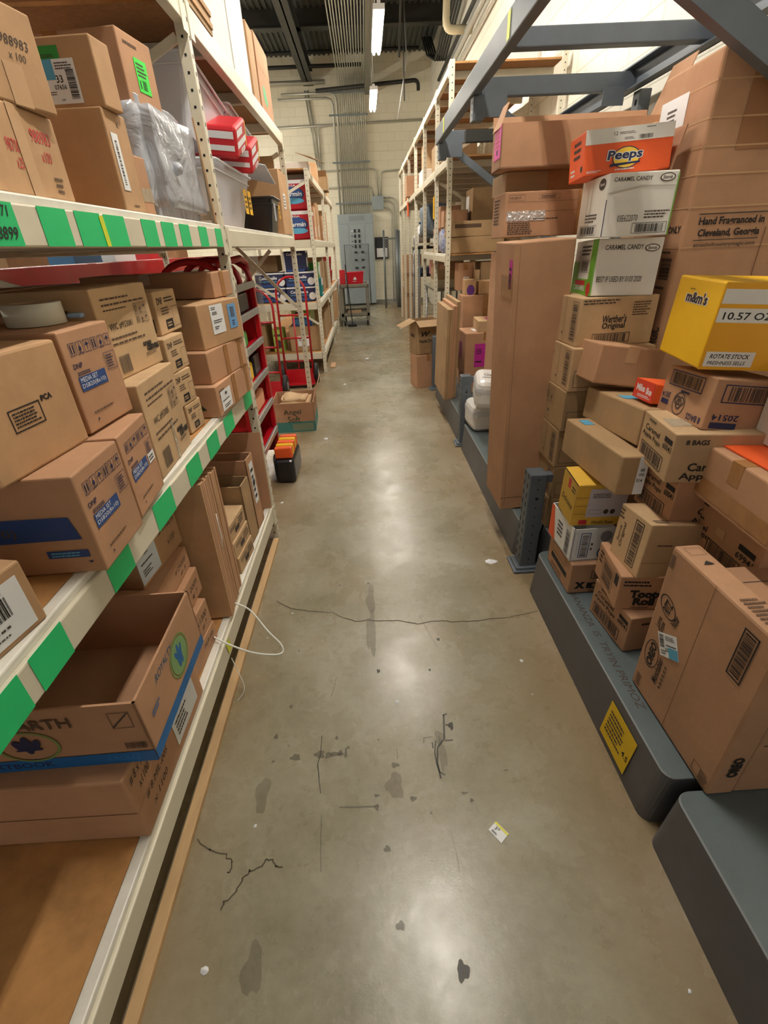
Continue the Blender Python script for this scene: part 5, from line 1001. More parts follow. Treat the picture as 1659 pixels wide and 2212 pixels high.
carton('kraft carton with ring emblem and upside down 20514, below the yellow carton', 'R', (.984, 1.309, 1.030, -3.2, .266, .234, .151), KP, tilt=(-4, 6), tape=None,
       a=[('F', .12, .62, .80, .94, NAVY, .003), ('B', .16, .66, .76, .90, INKG), ('O', .44, .30, .13, .24, INKG, .9), ('O', .44, .30, .06, .12, INKG, .7), ('O', .48, .36, .06, .10, INKG, .7), ('O', .40, .36, .06, .10, INKG, .7), ('T', '8 BAGS', .80, .14, .13, NAVY, {'w': .28, 'rot': 180}), ('R', .06, .20, .22, .30, NAVY), ('T', '20514', .14, .40, .12, NAVY, {'w': .18, 'rot': 180}), ('R', .42, .54, .6, .58, NAVY)],
       c=[('F', .12, .55, 1.0, .90, NAVY, .003), ('B', .2, .59, .98, .86, INKG), ('T', '20514', .25, .26, .12, NAVY, {'w': .34, 'rot': 180}), ('R', .08, .04, .42, .16, NAVY)])
t = carton("big yellow candy carton reading 10.57 OZ and ROTATE STOCK, topmost of the pile", 'R', (.961, 1.367, 1.197, -6.4, .262, .394, .231), YEL, tilt=(1, 3), tape=None, bev=.005,
       a=[('T', "m&m's", .52, .775, .150, PAPER, {'w': .50, 'bold': .075}), ('T', "m&m's", .52, .775, .135, mat('mm_brown', '#2b1b18', .5), {'w': .47, 'bold': .045}), ('L', .32, .86, .46, .875, 1, INK)],
       c=[('R', 0, 0, 1, 1, mat('warm_yellow', '#f6b21c', .45)), ('R', .01, .77, 1, .93, WB), ('R', .01, .56, 1, .72, WB), ('T', '10.57 OZ', .22, .635, .085, INK, {'w': .34, 'bold': .015}), ('T', '/16 COUNT', .55, .61, .05, INK, {'w': .26}), ('R', .025, .04, .37, .22, WB), ('T', 'ROTATE STOCK', .195, .165, .055, INK, {'w': .28, 'bold': .02, 'shear': .2}), ('T', 'FRESHNESS SELLS', .185, .085, .045, INK, {'w': .27, 'shear': .2}), ('L', .8, .2, .95, .5, 6, INKG)])
carton('large kraft cookie and cracker carton at the front of the right pile', 'R', (.843, .686, .222, 1.0, .391, .075, .553), KP, bev=.008, tape=None,
       a=[('R', .466, 0, .469, 1, SEAM), ('T', 'OREO', .13, .32, .055, INK, {'rot': 90, 'w': .16, 'bold': .05}), ('O', .13, .32, .085, .095, INK, .93), ('T', 'RITZ', .14, .67, .060, INK, {'rot': 80, 'w': .10, 'bold': .03}), ('O', .14, .67, .075, .075, INK, .9, 60), ('T', 'Lorna', .10, .545, .035, INK, {'rot': 90, 'w': .07, 'bold': .02}), ('T', 'Doone', .145, .535, .035, INK, {'rot': 90, 'w': .07, 'bold': .02}),
          ('T', 'Munchables', .24, .27, .045, INK, {'rot': 90, 'w': .18, 'shear': .2}), ('T', 'Nutter', .25, .64, .045, INK, {'rot': 80, 'w': .10, 'bold': .02}), ('L', .30, .18, .33, .36, 6, INKB),
          ('F', .76, .68, .88, .945, INK, .004), ('B', .78, .70, .86, .93, INK, True), ('L', .05, .03, .12, .12, 6, INKB), ('F', .82, .03, .90, .10, INKB, .002), ('B', .02, .88, .07, .96, INKG), ('L', .90, .02, .98, .1, 5, INKB)],
       c=[('T', 'OREO', .55, .22, .055, INK, {'rot': 90, 'w': .15, 'bold': .05})], t=[('F', .2, .86, .8, .95, INK, .001), ('L', .2, .1, .9, .4, 9, INKB), ('P', [(.3, .75), (.7, .75), (.5, .79)], INK)],
       stick=[('shipping_label', 'a', .155, .41, .375, .54, PAPER, [('R', .5, 0, 1, .45, SKY), ('B', .06, .4, .3, .94, INK, True), ('L', .4, .72, .9, .92, 3, INKG), ('R', .4, .50, .95, .54, INK), ('T', '33', .42, .32, .16, INK), ('L', .1, .1, .4, .3, 2, INKG)], 'white and blue shipping label', 32)])
carton('kraft carton with printed top behind the large cookie carton', 'R', (.921, .692, .222, 0, .34, .45, .50), KP, c=[('T', 'Lorna', .06, .45, .05, INK, {'rot': 90, 'w': .12})], t=[('L', .1, .1, .6, .3, 4, INKG), ('F', .1, .4, .5, .8, INKG, .003)], tape=None)
carton('kraft carton buried under the middle lollipop carton', 'R', (1.07, 1.30, .222, 0, .24, .40, .46), KD)
carton('kraft carton buried under the three plain cartons', 'R', (1.0, 1.62, .222, 0, .38, .24, .66), KD)

# ================================================================ beyond the tall carton
def canister(label, loc, yaw, tilt=(0, 0), text=None):
    t = thing('paper_roll_case', label, 'packet', loc, rot_of(yaw, *tilt), None); g = G(); g.box(0, 0, 0, .42, .30, .22, WCAN, .055); g.build('case_body', t)
    g = G(); g.box(-.004, -.004, .10, .424, .304, .19, WRAP, .05); g.build('clear_wrap', t)
    if text:
        g = G(); g.pr((Vector((.03, .05, .2205)), X3, Y3, Z3, .3, .2), [('T', text, .3, .5, .22, INKG, {'w': .4}), ('L', .05, .2, .5, .3, 1, INKG)]); g.build('cap_print', t)
    return t
canister('glossy white wrapped case on the grey base, lower of two behind the tall carton', (.785, 3.52, .222), 4)
canister('glossy white wrapped case with small grey lettering, upper of two behind the tall carton', (.755, 3.40, .450), -8, (9, 4), 'Charmin')
for k, (x, y, w_, h, ln) in enumerate(((.700, 4.48, .050, .815, 'first'), (.752, 4.50, .035, .84, 'second'), (.790, 4.54, .035, .87, 'third'))):
    t = thing('flat_carton', ln + ' of three tall flat cartons leaning by the middle short post', 'box', (x, y, .222), rot_of(2, 2, 1), 'tall flat cartons'); g = G(); g.box(0, 0, 0, w_, .55, h, (KD, KP, KD)[k], .003)
    F = frames('R', .55, w_, h); g.pr(F['c'], [('R', .47, 0, .53, 1, SEAM)]); g.build('carton_body', t)
carton('kraft carton with large magenta label on its end, behind the tall carton', 'R', (.93, 4.70, .389, 1.5, .36, .40, .40), KP, tape='w', bev=.008,
       stick=[('magenta_label', 'c', .24, .20, .50, .75, PINK2, [('L', .15, .55, .85, .8, 3, INK), ('R', .1, .2, .7, .26, INK)]), ('magenta_label', 'a', .3, .35, .6, .75, mat('magenta_dark', '#8c3a70', .5), []), ('white_label', 't', .25, .3, .75, .7, PAPER, [])])
carton('kraft carton with magenta label under the first one, behind the short post arm', 'R', (.94, 4.68, .222, 0, .4, .42, .166), KP, stick=[('magenta_label', 'c', .2, .1, .48, .85, PINK2, [('L', .2, .3, .8, .6, 2, INK)])])
carton('small kraft carton with pink sticker lying on the magenta-labelled carton', 'R', (1.05, 4.72, .790, -4.2, .35, .30, .10), KL, tape=None, stick=[('pink_sticker', 't', .3, .3, .7, .7, PINK2, [])])
carton('wide kraft carton standing behind the magenta-labelled carton', 'R', (.98, 5.15, .222, 2, .25, .62, .858), KP, bev=.008, stick=[('tape_strip', 'c', .34, .0, .52, 1, TAPE, [])])
openbox('open facial tissue carton on the floor stack at the end of the grey bases', 'R', (.562, 5.838, .386, 14, .24, .30, .385), KD, KD, flaps='na', fl=.6, ang=-22, name='open_carton',
        c=[('T', 'W', .42, .60, .16, INK, {'w': .38, 'bold': .04, 'shear': .3}), ('T', 'Facial Tissue', .52, .40, .07, INK, {'w': .75, 'bold': .03}), ('L', .2, .34, .7, .37, 1, INKG), ('F', .35, .04, .7, .2, INKG, .002)], a=[('R', .2, .5, .8, .6, INKB), ('F', .3, .1, .7, .3, INKB, .002)])
carton('plain kraft carton on the floor under the facial tissue carton', 'R', (.566, 5.78, 0, 13.5, .254, .30, .383), KP, tape='w')
for (x, y, z, w, d, h, lb, m_) in ((.93, 6.56, 0, .3, .36, .55, 'dark kraft carton on the floor behind the facial tissue carton', KD), (.93, 7.08, 0, .3, .36, .62, 'kraft carton on the floor halfway down the right rack', KL), (.90, 8.0, 0, .5, .5, .5, 'taped kraft carton on the floor deep down the right rack', KD),
                                   (.88, 12.6, 0, .3, .35, .75, 'tall narrow kraft carton at the far end of the right rack', KP), (.90, 12.2, .0, .27, .4, .55, 'kraft carton with white label at the far right end', KR)):
    carton(lb, 'R', (x, y, z, 0, w, d, h), m_)
carton('kraft carton standing on the far right carton pile', 'R', (.90, 12.16, .552, 0, .3, .4, .42), KR, stick=[('white_label', 'a', .3, .3, .7, .6, PAPER, [])])
carton('kraft carton on top of the far right carton pile', 'R', (.905, 12.12, .974, 0, .34, .4, .38), KP)
# stack above the magenta group: cartons between tall carton and cream post
carton('upright kraft carton with white strip label near the cream post', 'R', (1.00, 5.60, 1.09, 0, .22, .16, .27), KP, stick=[('white_label', 'c', .35, .1, .75, .5, PAPER, [('B', .3, .1, .7, .9, INK, True)])], tape='w')
carton('kraft carton with black logo square right of the strip-labelled carton', 'R', (1.24, 5.60, 1.09, 0, .3, .42, .27), KD, tape=None, c=[('R', .35, .18, .55, .45, INK), ('T', 'H', .45, .31, .16, KD), ('T', 'H HO', .75, .3, .12, INK, {'w': .25})])
openbox('open kraft carton with raised flap beside the black logo carton', 'R', (1.17, 5.56, 1.09, 6, .18, .06, .20), KL, KD, flaps='fa', fl=1.2, ang=80)
carton('kraft carton on the wide carton with a purple spot', 'R', (1.0, 5.19, 1.082, 0, .15, .10, .14), KR, c=[('E', .6, .3, .4, .35, mat('purple', '#5d2a7d', .5))], tape=None)
carton('kraft carton lying beside the purple-spotted one', 'R', (1.14, 5.19, 1.082, 0, .2, .35, .12), KR, tape=None)
carton('upright kraft carton with magenta mark behind the very tall carton', 'R', (1.02, 3.95, .222, 0, .3, .3, 1.25), KP, c=[('R', .1, .6, .3, .8, PINK2)])
openbox('open shallow kraft tray carton on the rack above the black logo carton', 'R', (.91, 5.54, 1.60, 6, .30, .62, .14), KD, KD, flaps='', c=[('R', .05, .55, .5, .8, INKB), ('L', .7, .45, .95, .85, 4, PAPER)], a=[('L', .2, .3, .8, .9, 5, INKG), ('F', .1, .1, .5, .5, INKG, .001)])
carton('kraft carton under the open shallow tray on the right rack', 'R', (.91, 5.56, 1.452, 0, .28, .55, .146), KD, tape=None)
carton('dark kraft carton in the shade on the upper right rack', 'R', (1.20, 5.98, 1.452, 0, .4, .55, .60), KD, stick=[('white_label', 'a', .1, .3, .5, .9, PAPER, [])])
carton('narrow kraft carton left of the dark one on the upper right rack', 'R', (.93, 6.55, 1.452, 0, .3, .25, .48), KP)
openbox('small open kraft carton on the right rack by the yellow tag', 'R', (.90, 6.02, 1.70, 0, .25, .26, .16), KP, KD)
g = G(); g.box(-.004, 0, 0, .01, .05, .22, YEL, .002); o = tag(g.build('yellow_tag'), 'tall yellow tag hanging on the cream post of the right rack', 'tag'); o.location = (.838, 6.43, 1.80)
wrapped('grey and blue folded bundle in clear film hanging at the right rack', (.86, 7.72, 1.62, 0, .50, .40, .42), mat('bundle_grey', '#7f8a90', .5, noise=.5, nscale=6, stretch=(6, 6, .3), col2='#3c5470'), 'fabric_bundle', 'bundle', 4, .02, 3, side='R')
wrapped('blue red and white packs wrapped in clear film below the small open carton', (.88, 6.0, 1.452, 0, .3, .28, .24), mat('pack_blue', '#2c4c93', .25, noise=.7, nscale=9, col2='#e9e9ee'), 'wrapped_pack', 'packet', 6, .015, 3, side='R')
carton('small kraft carton standing left of the wrapped blue packs', 'R', (.86, 6.50, 1.455, 0, .12, .14, .25), KR, stick=[('white_label', 'a', .2, .3, .7, .7, PAPER, [])])
zt = 1.02
# cream shelf unit with small boxes
t = thing('low_shelf', 'low shelf table in front of the far right rack', 'table', (.86, 6.5, 0)); g = G(); g.box(0, 0, 1.02, .5, 1.0, 1.05, CART, .004); g.build('table_top', t)
for xx in (.02, .46):
    for yy in (.02, .96):
        g = G(); g.tube([(xx, yy, 0), (xx, yy, 1.02)], .014, STEEL, 8); g.build('leg', t)
for z, h, w_, lb, m_, nm in ((1.051, .10, .4, 'bottom box, cream coloured, of the small stack on the low shelf', mat('pale_box', '#c9c2a4', .6), 'cardboard_box'), (1.152, .11, .4, 'kraft box second from the bottom of the small stack on the low shelf', KD, 'cardboard_box'),
                             (1.263, .10, .42, 'wide kraft box with pink paper in the small stack on the low shelf', KP, 'cardboard_box'), (1.364, .085, .38, 'upper kraft box of the small stack on the low shelf', KP, 'cardboard_box')):
    carton(lb, 'R', (.87, 6.55, z, 0, w_, .36, h), m_, tape=None)
g = G(); g.box(0, 0, 0, .003, .08, .20, mat('pink_paper', '#e58aa0', .6)); o = tag(g.build('pink_paper'), 'pink paper tag hanging from the small box stack', 'tag'); o.location = (.864, 6.95, 1.20)
# work table with jugs
t = thing('work_table', 'black topped folding table with jugs at the far right', 'table', (.90, 8.95, 0)); g = G(); g.box(0, 0, 1.48, .6, 1.1, 1.515, BLK, .01); g.build('table_top', t)
g = G(); g.box(.02, .05, 1.06, .6, 1.05, 1.09, BLK, .01); g.build('lower_shelf', t)
for xx in (.03, .57):
    for yy in (.04, 1.06):
        g = G(); g.tube([(xx, yy, 0), (xx, yy, 1.48)], .018, mat('leg_grey', '#8e959a', .4), 8); g.build('leg', t)
def jug(label, x, y, z, s=1.0):
    t = thing('plastic_jug', label, 'jug', (x, y, z), group='white jugs'); g = G(); g.lathe([(.07 * s, 0), (.08 * s, .01), (.08 * s, .19 * s), (.055 * s, .24 * s), (.022 * s, .27 * s), (.022 * s, .30 * s)], WPL, 20); g.build('jug_body', t)
    g = G(); g.tube([(.0, -.07 * s, .15 * s), (0, -.10 * s, .18 * s), (0, -.085 * s, .25 * s), (0, -.02 * s, .27 * s)], .01 * s, WPL, 8); g.build('jug_handle', t)
    g = G(); g.lathe([(.026 * s, .29 * s), (.026 * s, .315 * s)], BLUE, 14); g.build('cap', t)
    g = G(); g.pr((Vector((-.0815 * s, .04 * s, .04 * s)), -Y3, Z3, -X3, .08 * s, .12 * s), [('R', 0, 0, 1, 1, mat('jug_label', '#3f3f86', .5)), ('L', .1, .2, .9, .8, 3, PAPER)]); g.build('jug_label', t)
jug('large white plastic jug with blue label, right of the two on the work table', .99, 9.32, 1.516, 1.15); jug('white plastic jug at the left end of the work table', .99, 9.80, 1.516, .9)
g = G(); g.lathe([(.09, 0), (.10, .18), (.10, .185), (.09, .185)], mat('tub_brown', '#8f7d6c', .6), 20); o = tag(g.build('tub'), 'brown tub beside the jugs on the work table', 'tub'); o.location = (1.03, 9.08, 1.516)
g = G(); g.tube([(0, 0, 0), (-.02, .06, -.22)], .008, WPL, 8); o = tag(g.build('white_rod'), 'white rod hanging from the work table edge', 'rod'); o.location = (.885, 9.4, 1.47)
t = thing('crate', 'white crate with green label on the lower shelf of the work table', 'crate', (.94, 9.32, 1.092)); g = G(); g.box(0, 0, 0, .3, .35, .12, WPL, .01); g.build('crate_body', t); g = G(); g.box(-.003, .1, .03, 0, .25, .1, TEAL); g.build('green_label', t)
wrapped('dark blue crumpled bag on the lower shelf of the work table', (.94, 9.02, 1.092, 0, .28, .3, .10), mat('dark_bag', '#2c3340', .3), 'plastic_bag', 'bag', 11, .03, 3, side='R')
# upper tier goods, right
carton('kraft carton on the upper tier of the far right rack, jutting over the beam', 'R', (.80, 9.80, 2.284, 0, .27, .3, .30), KP)
for y, h, lb, m_ in ((10.25, .34, 'orange striped carton next along on the upper tier', mat('orange_kraft', '#c87646', .7)), (10.7, .30, 'kraft carton further along the upper tier', KR), (11.34, .36, 'red topped carton on the upper tier', mat('red_kraft', '#b8633c', .7)), (11.8, .4, 'last kraft carton on the upper tier', KD)):
    carton(lb, 'R', (.90, y, 2.284, 0, .38, .4, h), m_)
carton('white carton on the upper tier behind the second cream post', 'R', (.90, 8.2, 2.284, 0, .5, .5, .20), WB, tape=None)
carton('stacked pale cartons block on the white carton of the upper tier', 'R', (.93, 8.25, 2.486, 0, .35, .4, .30), KL)
carton('kraft carton on the upper tier near the grey frame', 'R', (.93, 7.0, 2.284, 0, .4, .5, .30), KD)
g = G(); g.box(0, 0, 0, .02, .14, .22, ORG, .003); o = tag(g.build('orange_tag'), 'orange tag hung under the upper tier at the far right', 'tag'); o.location = (.83, 10.0, 2.0)
t = thing('white_case', 'white rounded case on the top tier by the right wall', 'case', (1.36, 6.0, 2.953)); g = G(); g.box(0, 0, 0, .46, .6, .20, WB, .05); g.build('case_body', t)

# ================================================================ back wall: panel, conduits, fence, cart
t = thing('electrical_panel', 'tall grey electrical panel board on the back wall', 'electrical panel', (-.70, 15.9, 0))
g = G(); g.box(0, -.30, .05, 1.0, 0, 2.37, PANEL, .006); g.build('cabinet', t)
for x0, x1, z0, z1 in ((.0, 1.0, 2.14, 2.37), (.0, .30, .08, 2.12), (.32, .76, .3, 2.10), (.78, 1.0, .08, 2.12)):
    g = G(); g.box(x0 + .006, -.306, z0, x1 - .006, -.30, z1, PANEL, .002); g.build('cover_plate', t)
g = G()
for i in range(13): g.box(.33 + i * .034, -.309, 2.20, .345 + i * .034, -.306, 2.33, PANELD)
g.build('vent', t)
for i in range(4):
    for x in (.44, .56):
        g = G(); g.box(x, -.325, 1.92 - i * .13, x + .055, -.306, 2.0 - i * .13, BLK, .003); g.build('breaker_switch', t)
    g = G(); g.box(.36, -.309, 1.95 - i * .13, .42, -.306, 1.97 - i * .13, PAPER if i == 0 else DARK); g.build('nameplate', t)
for i in range(3):
    for x in (.42, .62):
        g = G(); g.box(x, -.325, 1.40 - i * .2, x + .08, -.306, 1.45 - i * .2, BLK, .003); g.build('breaker_switch', t)
t = thing('junction_box', 'square grey junction box on the back wall right of the conduits', 'junction box', (.31, 15.9, 2.46)); g = G(); g.box(0, -.15, 0, .31, 0, .31, PANEL, .005); g.build('box_body', t); g = G(); g.box(-.008, -.158, -.008, .318, -.15, .318, PANEL, .004); g.build('box_lid', t)
xs = [-.60, -.50, -.43, -.37, -.32, -.265, -.21, -.155, -.10, -.045, .01, .065, .12, .175, .23]
for i, x in enumerate(xs):
    big = i < 2; r_ = .028 if big else .012
    zc = 5.25; P = [(x, 15.80, 2.37), (x, 15.80, zc - .15)] + [(x, 15.80 - .15 + .15 * math.cos(a), zc - .15 + .15 * math.sin(a)) for a in (R(30), R(60), R(90))] + [(x, 6.5, zc)]
    if big: zb = 5.02 - .10 * (1 - i); P = [(x, 15.80, 2.37), (x, 15.80, zb - .12), (x - .05, 15.78, zb - .03), (x - .16, 15.76, zb), (x - 1.4, 15.76, zb)]
    g = G(); g.tube(P, r_, COND, 8); tag(g.build('conduit'), 'thick steel conduit bending left under the ceiling, at the left of the bank' if big else 'slim steel conduit in the vertical bank above the electrical panel', 'conduit', 'thick conduits above the panel' if big else 'slim conduits above the panel')
for z in (2.62, 3.55, 4.55, 5.0):
    g = G(); g.box(-.72, 15.74, z, .30, 15.765, z + .035, PANELD); tag(g.build('strut_channel'), {2.62: 'lowest', 3.55: 'second', 4.55: 'third', 5.0: 'highest'}[z] + ' strut channel across the conduit bank', 'strut')
g = G(); g.box(.24, 6.5, 4.98, .40, 15.88, 5.12, mat('wireway', '#77786f', .5)); tag(g.build('wireway'), 'long grey wireway running under the ceiling over the aisle', 'wireway')
def pipe(pts, r_, m_, label, cat='pipe', name='pipe', rad=.12):
    # rounded corners
    P = [Vector(p) for p in pts]; out = [P[0]]
    for i in range(1, len(P) - 1):
        a = (P[i - 1] - P[i]).normalized() * rad; b = (P[i + 1] - P[i]).normalized() * rad
        for k in range(5):
            t_ = k / 4; out.append((P[i] + a) * (1 - t_) ** 2 + P[i] * 2 * t_ * (1 - t_) + (P[i] + b) * t_ ** 2)
    out.append(P[-1]); g = G(); g.tube(out, r_, m_, 10); return tag(g.build(name), label, cat)
pipe([(-4, 15.6, 5.20), (-.75, 15.6, 5.20)], .05, COND, 'thick pale pipe along the back wall under the ceiling, ending at the conduits')
pipe([(-4, 15.5, 5.735), (1.6, 15.5, 5.735)], .03, DARK, 'dark pipe crossing the back wall close to the ceiling')
pipe([(-4, 15.4, 5.45), (.2, 15.4, 5.45)], .04, DARK, 'second dark pipe crossing just below the first on the back wall')
pipe([(-1.0, 15.55, 5.02), (1.60, 15.55, 5.15), (1.60, 15.55, 4.95)], .045, DARK, 'black pipe under the wireway bending down at the right corner')
pipe([(-3, 15.85, 4.36), (1.75, 15.85, 4.42)], .03, COND, 'grey conduit running across the upper back wall')
pipe([(-1.3, 15.85, 5.1), (-1.15, 15.85, 3.5)], .02, COND, 'thin drop pipe on the back wall, left one of the pair')
pipe([(-1.22, 15.85, 5.1), (-1.08, 15.85, 3.5)], .02, COND, 'thin drop pipe on the back wall, right one of the pair')
pipe([(-.70, 15.85, 4.38), (-1.05, 15.85, 4.36), (-1.05, 15.85, 3.2)], .022, COND, 'conduit elbow dropping left of the conduit bank')
for z, lb in ((3.40, 'upper'), (3.02, 'lower')):
    pipe([(-3, 15.85, z), (.45, 15.85, z + .01), (.50, 15.85, 2.78)] if z > 3.3 else [(-3, 15.85, z), (.30, 15.85, z), (.36, 15.85, 2.78)], .02, COND, lb + ' horizontal conduit bending down into the junction box')
pipe([(1.9, 15.85, 3.38), (.58, 15.85, 3.34), (.56, 15.85, 2.78)], .02, COND, 'conduit coming from the right into the top of the junction box')
for i, (z, x) in enumerate(((2.74, .99), (2.66, .92), (2.50, .85))):
    pipe([(.62, 15.83, z), (x, 15.83, z), (x, 15.83, .05)], .020, COND, ['outer', 'middle', 'inner'][i] + ' of the three conduits bending down right of the junction box', rad=.2)
g = G(); g.tube([(.95, 11.9, 5.77), (.95, 11.9, 4.0)], .012, DARK, 8); tag(g.build('hanger_rod'), 'black rod hanging from the ceiling right of the lights', 'rod')
g = G(); g.tube([(.78, 9.4, 5.7), (.88, 12.1, 4.7)], .02, DARK, 8); tag(g.build('drop_pipe'), 'black sprinkler pipe slanting right of the nearer light', 'pipe')
g = G(); g.tube([(.96, 12.05, 5.77), (1.02, 12.1, 4.65), (.82, 12.0, 3.75)], .012, STEEL, 8); tag(g.build('hanger_rod'), 'bright rod hanging beside the farther light', 'rod')
for i, (x, z) in enumerate(((1.80, 4.40), (1.84, 4.52), (1.84, 4.66), (1.88, 4.32))):
    g = G(); g.tube([(x, 4.0, z), (x, 13.5, z)], .025 if i % 2 else .035, (COND, STEEL, DARK, COND)[i], 8); tag(g.build('conduit'), ['lowest thick', 'second', 'dark third', 'slim outer'][i] + ' conduit running along the right wall high up', 'conduit')
for i in range(5):
    x = 1.64 + .05 * i; g = G(); g.tube([(x, 8, 5.77), (x + .01, 9.5, 5.35), (x - .01, 11, 5.0), (x, 12.6, 4.75), (x, 14.0, 5.2), (x, 15.0, 5.77)], .021, DARK, 6); tag(g.build('cable_bundle'), 'black cable in the tangle near the top right corner of the ceiling', 'cable', 'black cables near the ceiling corner')
pipe([(1.52, 10.2, 5.79), (1.52, 10.4, 4.55), (1.94, 10.4, 4.55)], .06, mat('cream_pipe', '#cfc6a6', .5), 'thick cream pipe elbow high on the right wall')
# white plate + telephone
t = thing('wall_telephone', 'black wall telephone station with white notice on the back wall', 'telephone', (.33, 15.9, 1.22)); g = G(); g.box(0, -.10, 0, .40, 0, .56, BLK, .01); g.build('phone_body', t); g = G(); g.box(.05, -.108, .05, .36, -.10, .28, PAPER); g.build('notice', t); g = G(); g.box(.03, -.15, .34, .09, -.10, .52, BLK, .01); g.build('handset', t)
# chain link gate
t = thing('fence_gate', 'narrow chain link gate panel with steel posts near the back wall', 'fence', (.55, 14.6, 0))
for x, h, r_ in ((0, 1.92, .028), (.36, 1.92, .045), (.42, 1.9, .035)):
    g = G(); g.tube([(x, 0, 0), (x, 0, h)], r_, mat('fence_steel', '#7d8486', .4, metal=.5), 10); g.build('fence_post', t)
g = G(); g.tube([(0, 0, 1.72), (.36, 0, 1.72)], .02, mat('fence_steel', '#7d8486', .4, metal=.5), 8); g.build('top_rail', t)
g = G()
for k in range(-6, 32):
    z0 = k * .06
    a, b = (0.0, z0), (.36, z0 + .36)
    for (p, q) in ((a, b), ((0, z0 + .36), (.36, z0))):
        (xa, za), (xb, zb) = p, q
        def clip(xa, za, xb, zb):
            pts = []
            for lo, hi in ((0.05, 1.7),):
                f0 = (lo - za) / (zb - za); f1 = (hi - za) / (zb - za); t0 = max(0, min(f0, f1)); t1 = min(1, max(f0, f1))
                if t1 > t0: pts = [(xa + (xb - xa) * t0, za + (zb - za) * t0), (xa + (xb - xa) * t1, za + (zb - za) * t1)]
            return pts
        c_ = clip(xa, za, xb, zb)
        if c_: g.tube([(c_[0][0], 0, c_[0][1]), (c_[1][0], 0, c_[1][1])], .0035, STEEL, 4, False)
g.build('chain_link', t)
# wire mesh gate in front of panel
t = thing('mesh_gate', 'wire mesh guard panel standing before the lower part of the electrical panel', 'fence', (-.55, 15.2, 0)); g = G()
g.tube([(0, 0, .05), (0, 0, 1.62), (.68, 0, 1.62), (.68, 0, .05)], .014, MESH, 6); g.build('mesh_frame', t); g = G()
for k in range(22): g.tube([(.031 * k, 0, .05), (.031 * k, 0, 1.62)], .0022, MESH, 4, False)
for k in range(48): g.tube([(0, 0, .06 + k * .033), (.68, 0, .06 + k * .033)], .0022, MESH, 4, False)
g.build('mesh_wires', t)
# utility cart
t = thing('utility_cart', 'grey brown plastic utility cart at the end of the aisle', 'cart', (-.58, 11.30, 0)); w_, d_ = .64, .95
for z in (.20, .78):
    g = G(); g.box(0, 0, z, w_, d_, z + .02, CART, .006)
    for q in ((0, 0, w_, .03), (0, d_ - .03, w_, d_), (0, 0, .03, d_), (w_ - .03, 0, w_, d_)): g.box(q[0], q[1], z, q[2], q[3], z + .075, CART, .008)
    g.build('tray_shelf', t)
for xx in (0.0, w_ - .07):
    for yy in (0.0, d_ - .07): g = G(); g.box(xx, yy, .12, xx + .07, yy + .07, .78, CART, .012); g.build('corner_leg', t)
for xx in (.06, w_ - .06):
    for yy in (.08, d_ - .08):
        g = G(); g.lathe([(.05, -.016), (.055, -.012), (.055, .012), (.05, .016)], RUB, 16); g.build('caster_wheel', t, (xx, yy, .056), (0, R(90), 0)); g = G(); g.box(xx - .02, yy - .02, .06, xx + .02, yy + .02, .13, STEEL, .003); g.build('caster_fork', t)
t = thing('shopping_basket', 'red plastic basket on the utility cart', 'basket', (-.42, 11.34, .856)); g = G()
lo = [(.02, .03, 0), (.36, .03, 0), (.36, .27, 0), (.02, .27, 0)]; hi = [(0, 0, .22), (.38, 0, .22), (.38, .30, .22), (0, .30, .22)]
g.add(lo + hi, [(3, 2, 1, 0), (0, 1, 5, 4), (1, 2, 6, 5), (2, 3, 7, 6), (3, 0, 4, 7)], mat('basket_red', '#d3122b', .35)); g.pr((Vector((.03, .012, .02)), X3, Z3, -Y3, .32, .18), [('P', [(.38, .35), (.62, .35), (.56, .6), (.5, .75), (.44, .6)], PAPER), ('L', .35, .12, .65, .25, 1, PAPER)]); g.build('basket_body', t)
g = G(); p = [(-.004, -.004, .22), (.384, -.004, .22), (.384, .304, .22), (-.004, .304, .22), (-.004, -.004, .22)]; g.tube(p, .008, mat('basket_red', '#d3122b', .35), 6); g.build('basket_rim', t)
carton('small red box beside the basket on the utility cart', 'L', (-.44, 11.36, .856, 0, .2, .12, .28), RED, tape=None)
g = G(); g.bar((-.34, 11.25, .0), (-.42, 11.28, 1.24), .03, .02, BLK); g.box(-.45, 11.22, 0, -.25, 11.27, .06, BLK, .01); tag(g.build('broom'), 'black broom stick leaning through the utility cart', 'broom')
carton('folded pale box on the lower shelf of the utility cart', 'L', (-.14, 11.45, .222, 0, .4, .3, .06), KL, tape=None)
g = G(); g.tube([(.52, 14.2, .25), (.52, 14.2, 1.55)], .012, BLK, 8); g.box(.47, 14.17, 0, .57, 14.23, .10, BLK, .01) if False else None
g.build('broom_handle') if False else None

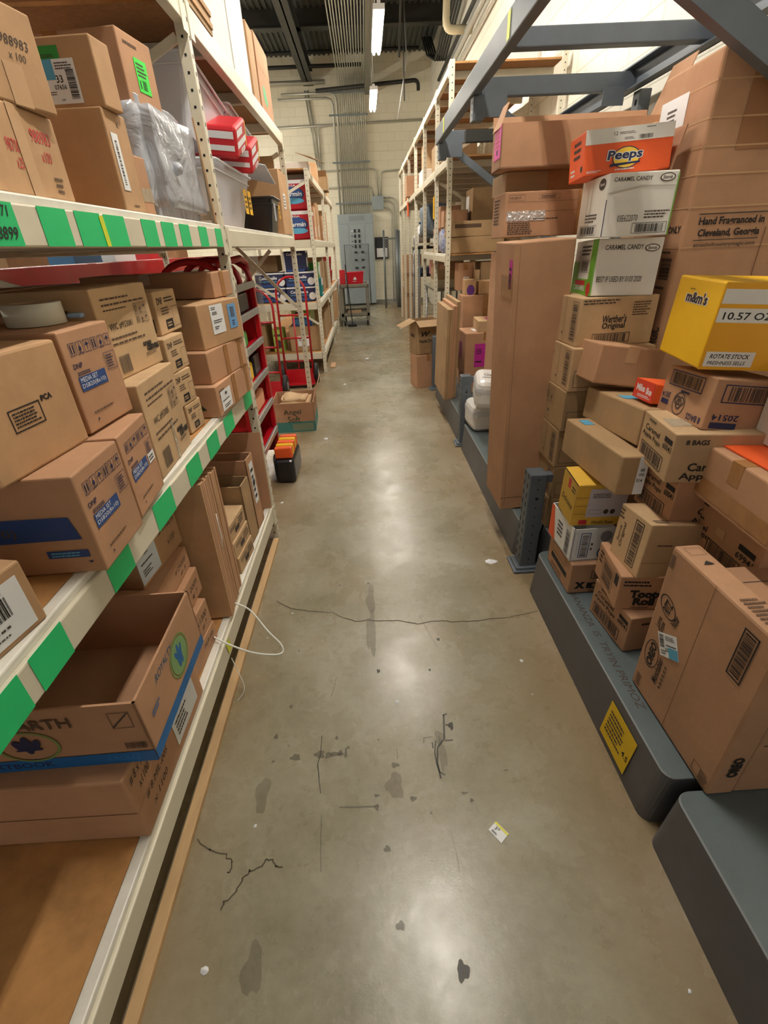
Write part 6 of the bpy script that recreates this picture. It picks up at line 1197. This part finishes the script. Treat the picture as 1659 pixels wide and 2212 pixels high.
# ================================================================ litter on the floor
def scrap(label, x, y, s, seed, m_=PAPER, name='paper_scrap', el=1.0):
    r2 = random.Random(seed); g = G(); n = 7; ps = [(x + s * el * math.cos(2 * math.pi * i / n) * r2.uniform(.5, 1), y + s * math.sin(2 * math.pi * i / n) * r2.uniform(.5, 1)) for i in range(n)]
    g.add([(a, b, .001) for a, b in ps] + [(x, y, .003 + s * .3)], [tuple(range(n))[::-1]] + [(i, (i + 1) % n, n) for i in range(n)], m_); return tag(g.build(name), label, 'paper scrap')
scrap('curled white paper scrap lying in the middle of the aisle', 0.033, 1.217, 0.012, 0, el=1)
scrap('white paper scrap near the right base left of the marker writing', 0.572, 1.383, 0.012, 1, el=1)
scrap('tiny white scrap by the yellow caution label', 0.76, 1.009, 0.01, 2, el=1)
scrap('tiny white fleck right of the aisle middle', 0.564, 1.214, 0.005, 3, el=1)
scrap('white crumpled scrap at the bottom left corner of the floor', -0.493, 0.462, 0.014, 4, el=1)
scrap('white fleck at the bottom right of the floor', 0.669, 0.368, 0.006, 5, el=1)
scrap('pale torn label scrap beside the short post foot', 0.61, 2.099, 0.028, 6, el=1.6)
scrap('white scrap near the middle of the far aisle', -0.458, 4.168, 0.03, 7, el=1.2)
scrap('white scrap by the strap on the left of the aisle', -0.448, 1.764, 0.007, 8, el=1)
scrap('small white scrap below the bottom shelf end on the left', -0.678, 2.933, 0.016, 9, el=1)
scrap('thin white scrap at the foot of the tall carton', 0.776, 2.933, 0.02, 10, el=1)
scrap('white scrap in front of the far utility cart', -0.044, 7.683, 0.05, 11, el=1)
scrap('white fleck on the floor near the far left rack', -0.345, 6.154, 0.03, 12, el=1)
scrap('shiny chip on the left of the lower floor', -0.436, 0.793, 0.008, 13, el=1)
scrap('tiny white scrap inside the strap loop', -0.543, 1.606, 0.006, 14, el=1)
scrap('white fleck near the facial tissue carton', 0.689, 10.599, 0.03, 15, el=1)

t = thing('price_tag', 'white and yellow shelf price tag reading 3.79 lying on the aisle floor', 'price tag', (0, 0, 0)); TG = [Vector(p) for p in [(0.281, 0.741, 0.0012), (0.31, 0.702, 0.0012), (0.339, 0.726, 0.0012), (0.309, 0.763, 0.0012)]]
g = G(); g.slab(TG, .0008, PAPER); u = (TG[1] - TG[0]); v = (TG[3] - TG[0]); g.pr((TG[0] + Vector((0, 0, .0009)), u.normalized(), v.normalized(), Z3, u.length, v.length), [('R', 0, .82, 1, 1, mat('tag_yellow', '#e8e04a', .5)), ('T', '3', .26, .58, .30, INK), ('T', '79', .42, .66, .16, INK), ('L', .15, .1, .6, .3, 3, INKG)]); g.build('tag_card', t)
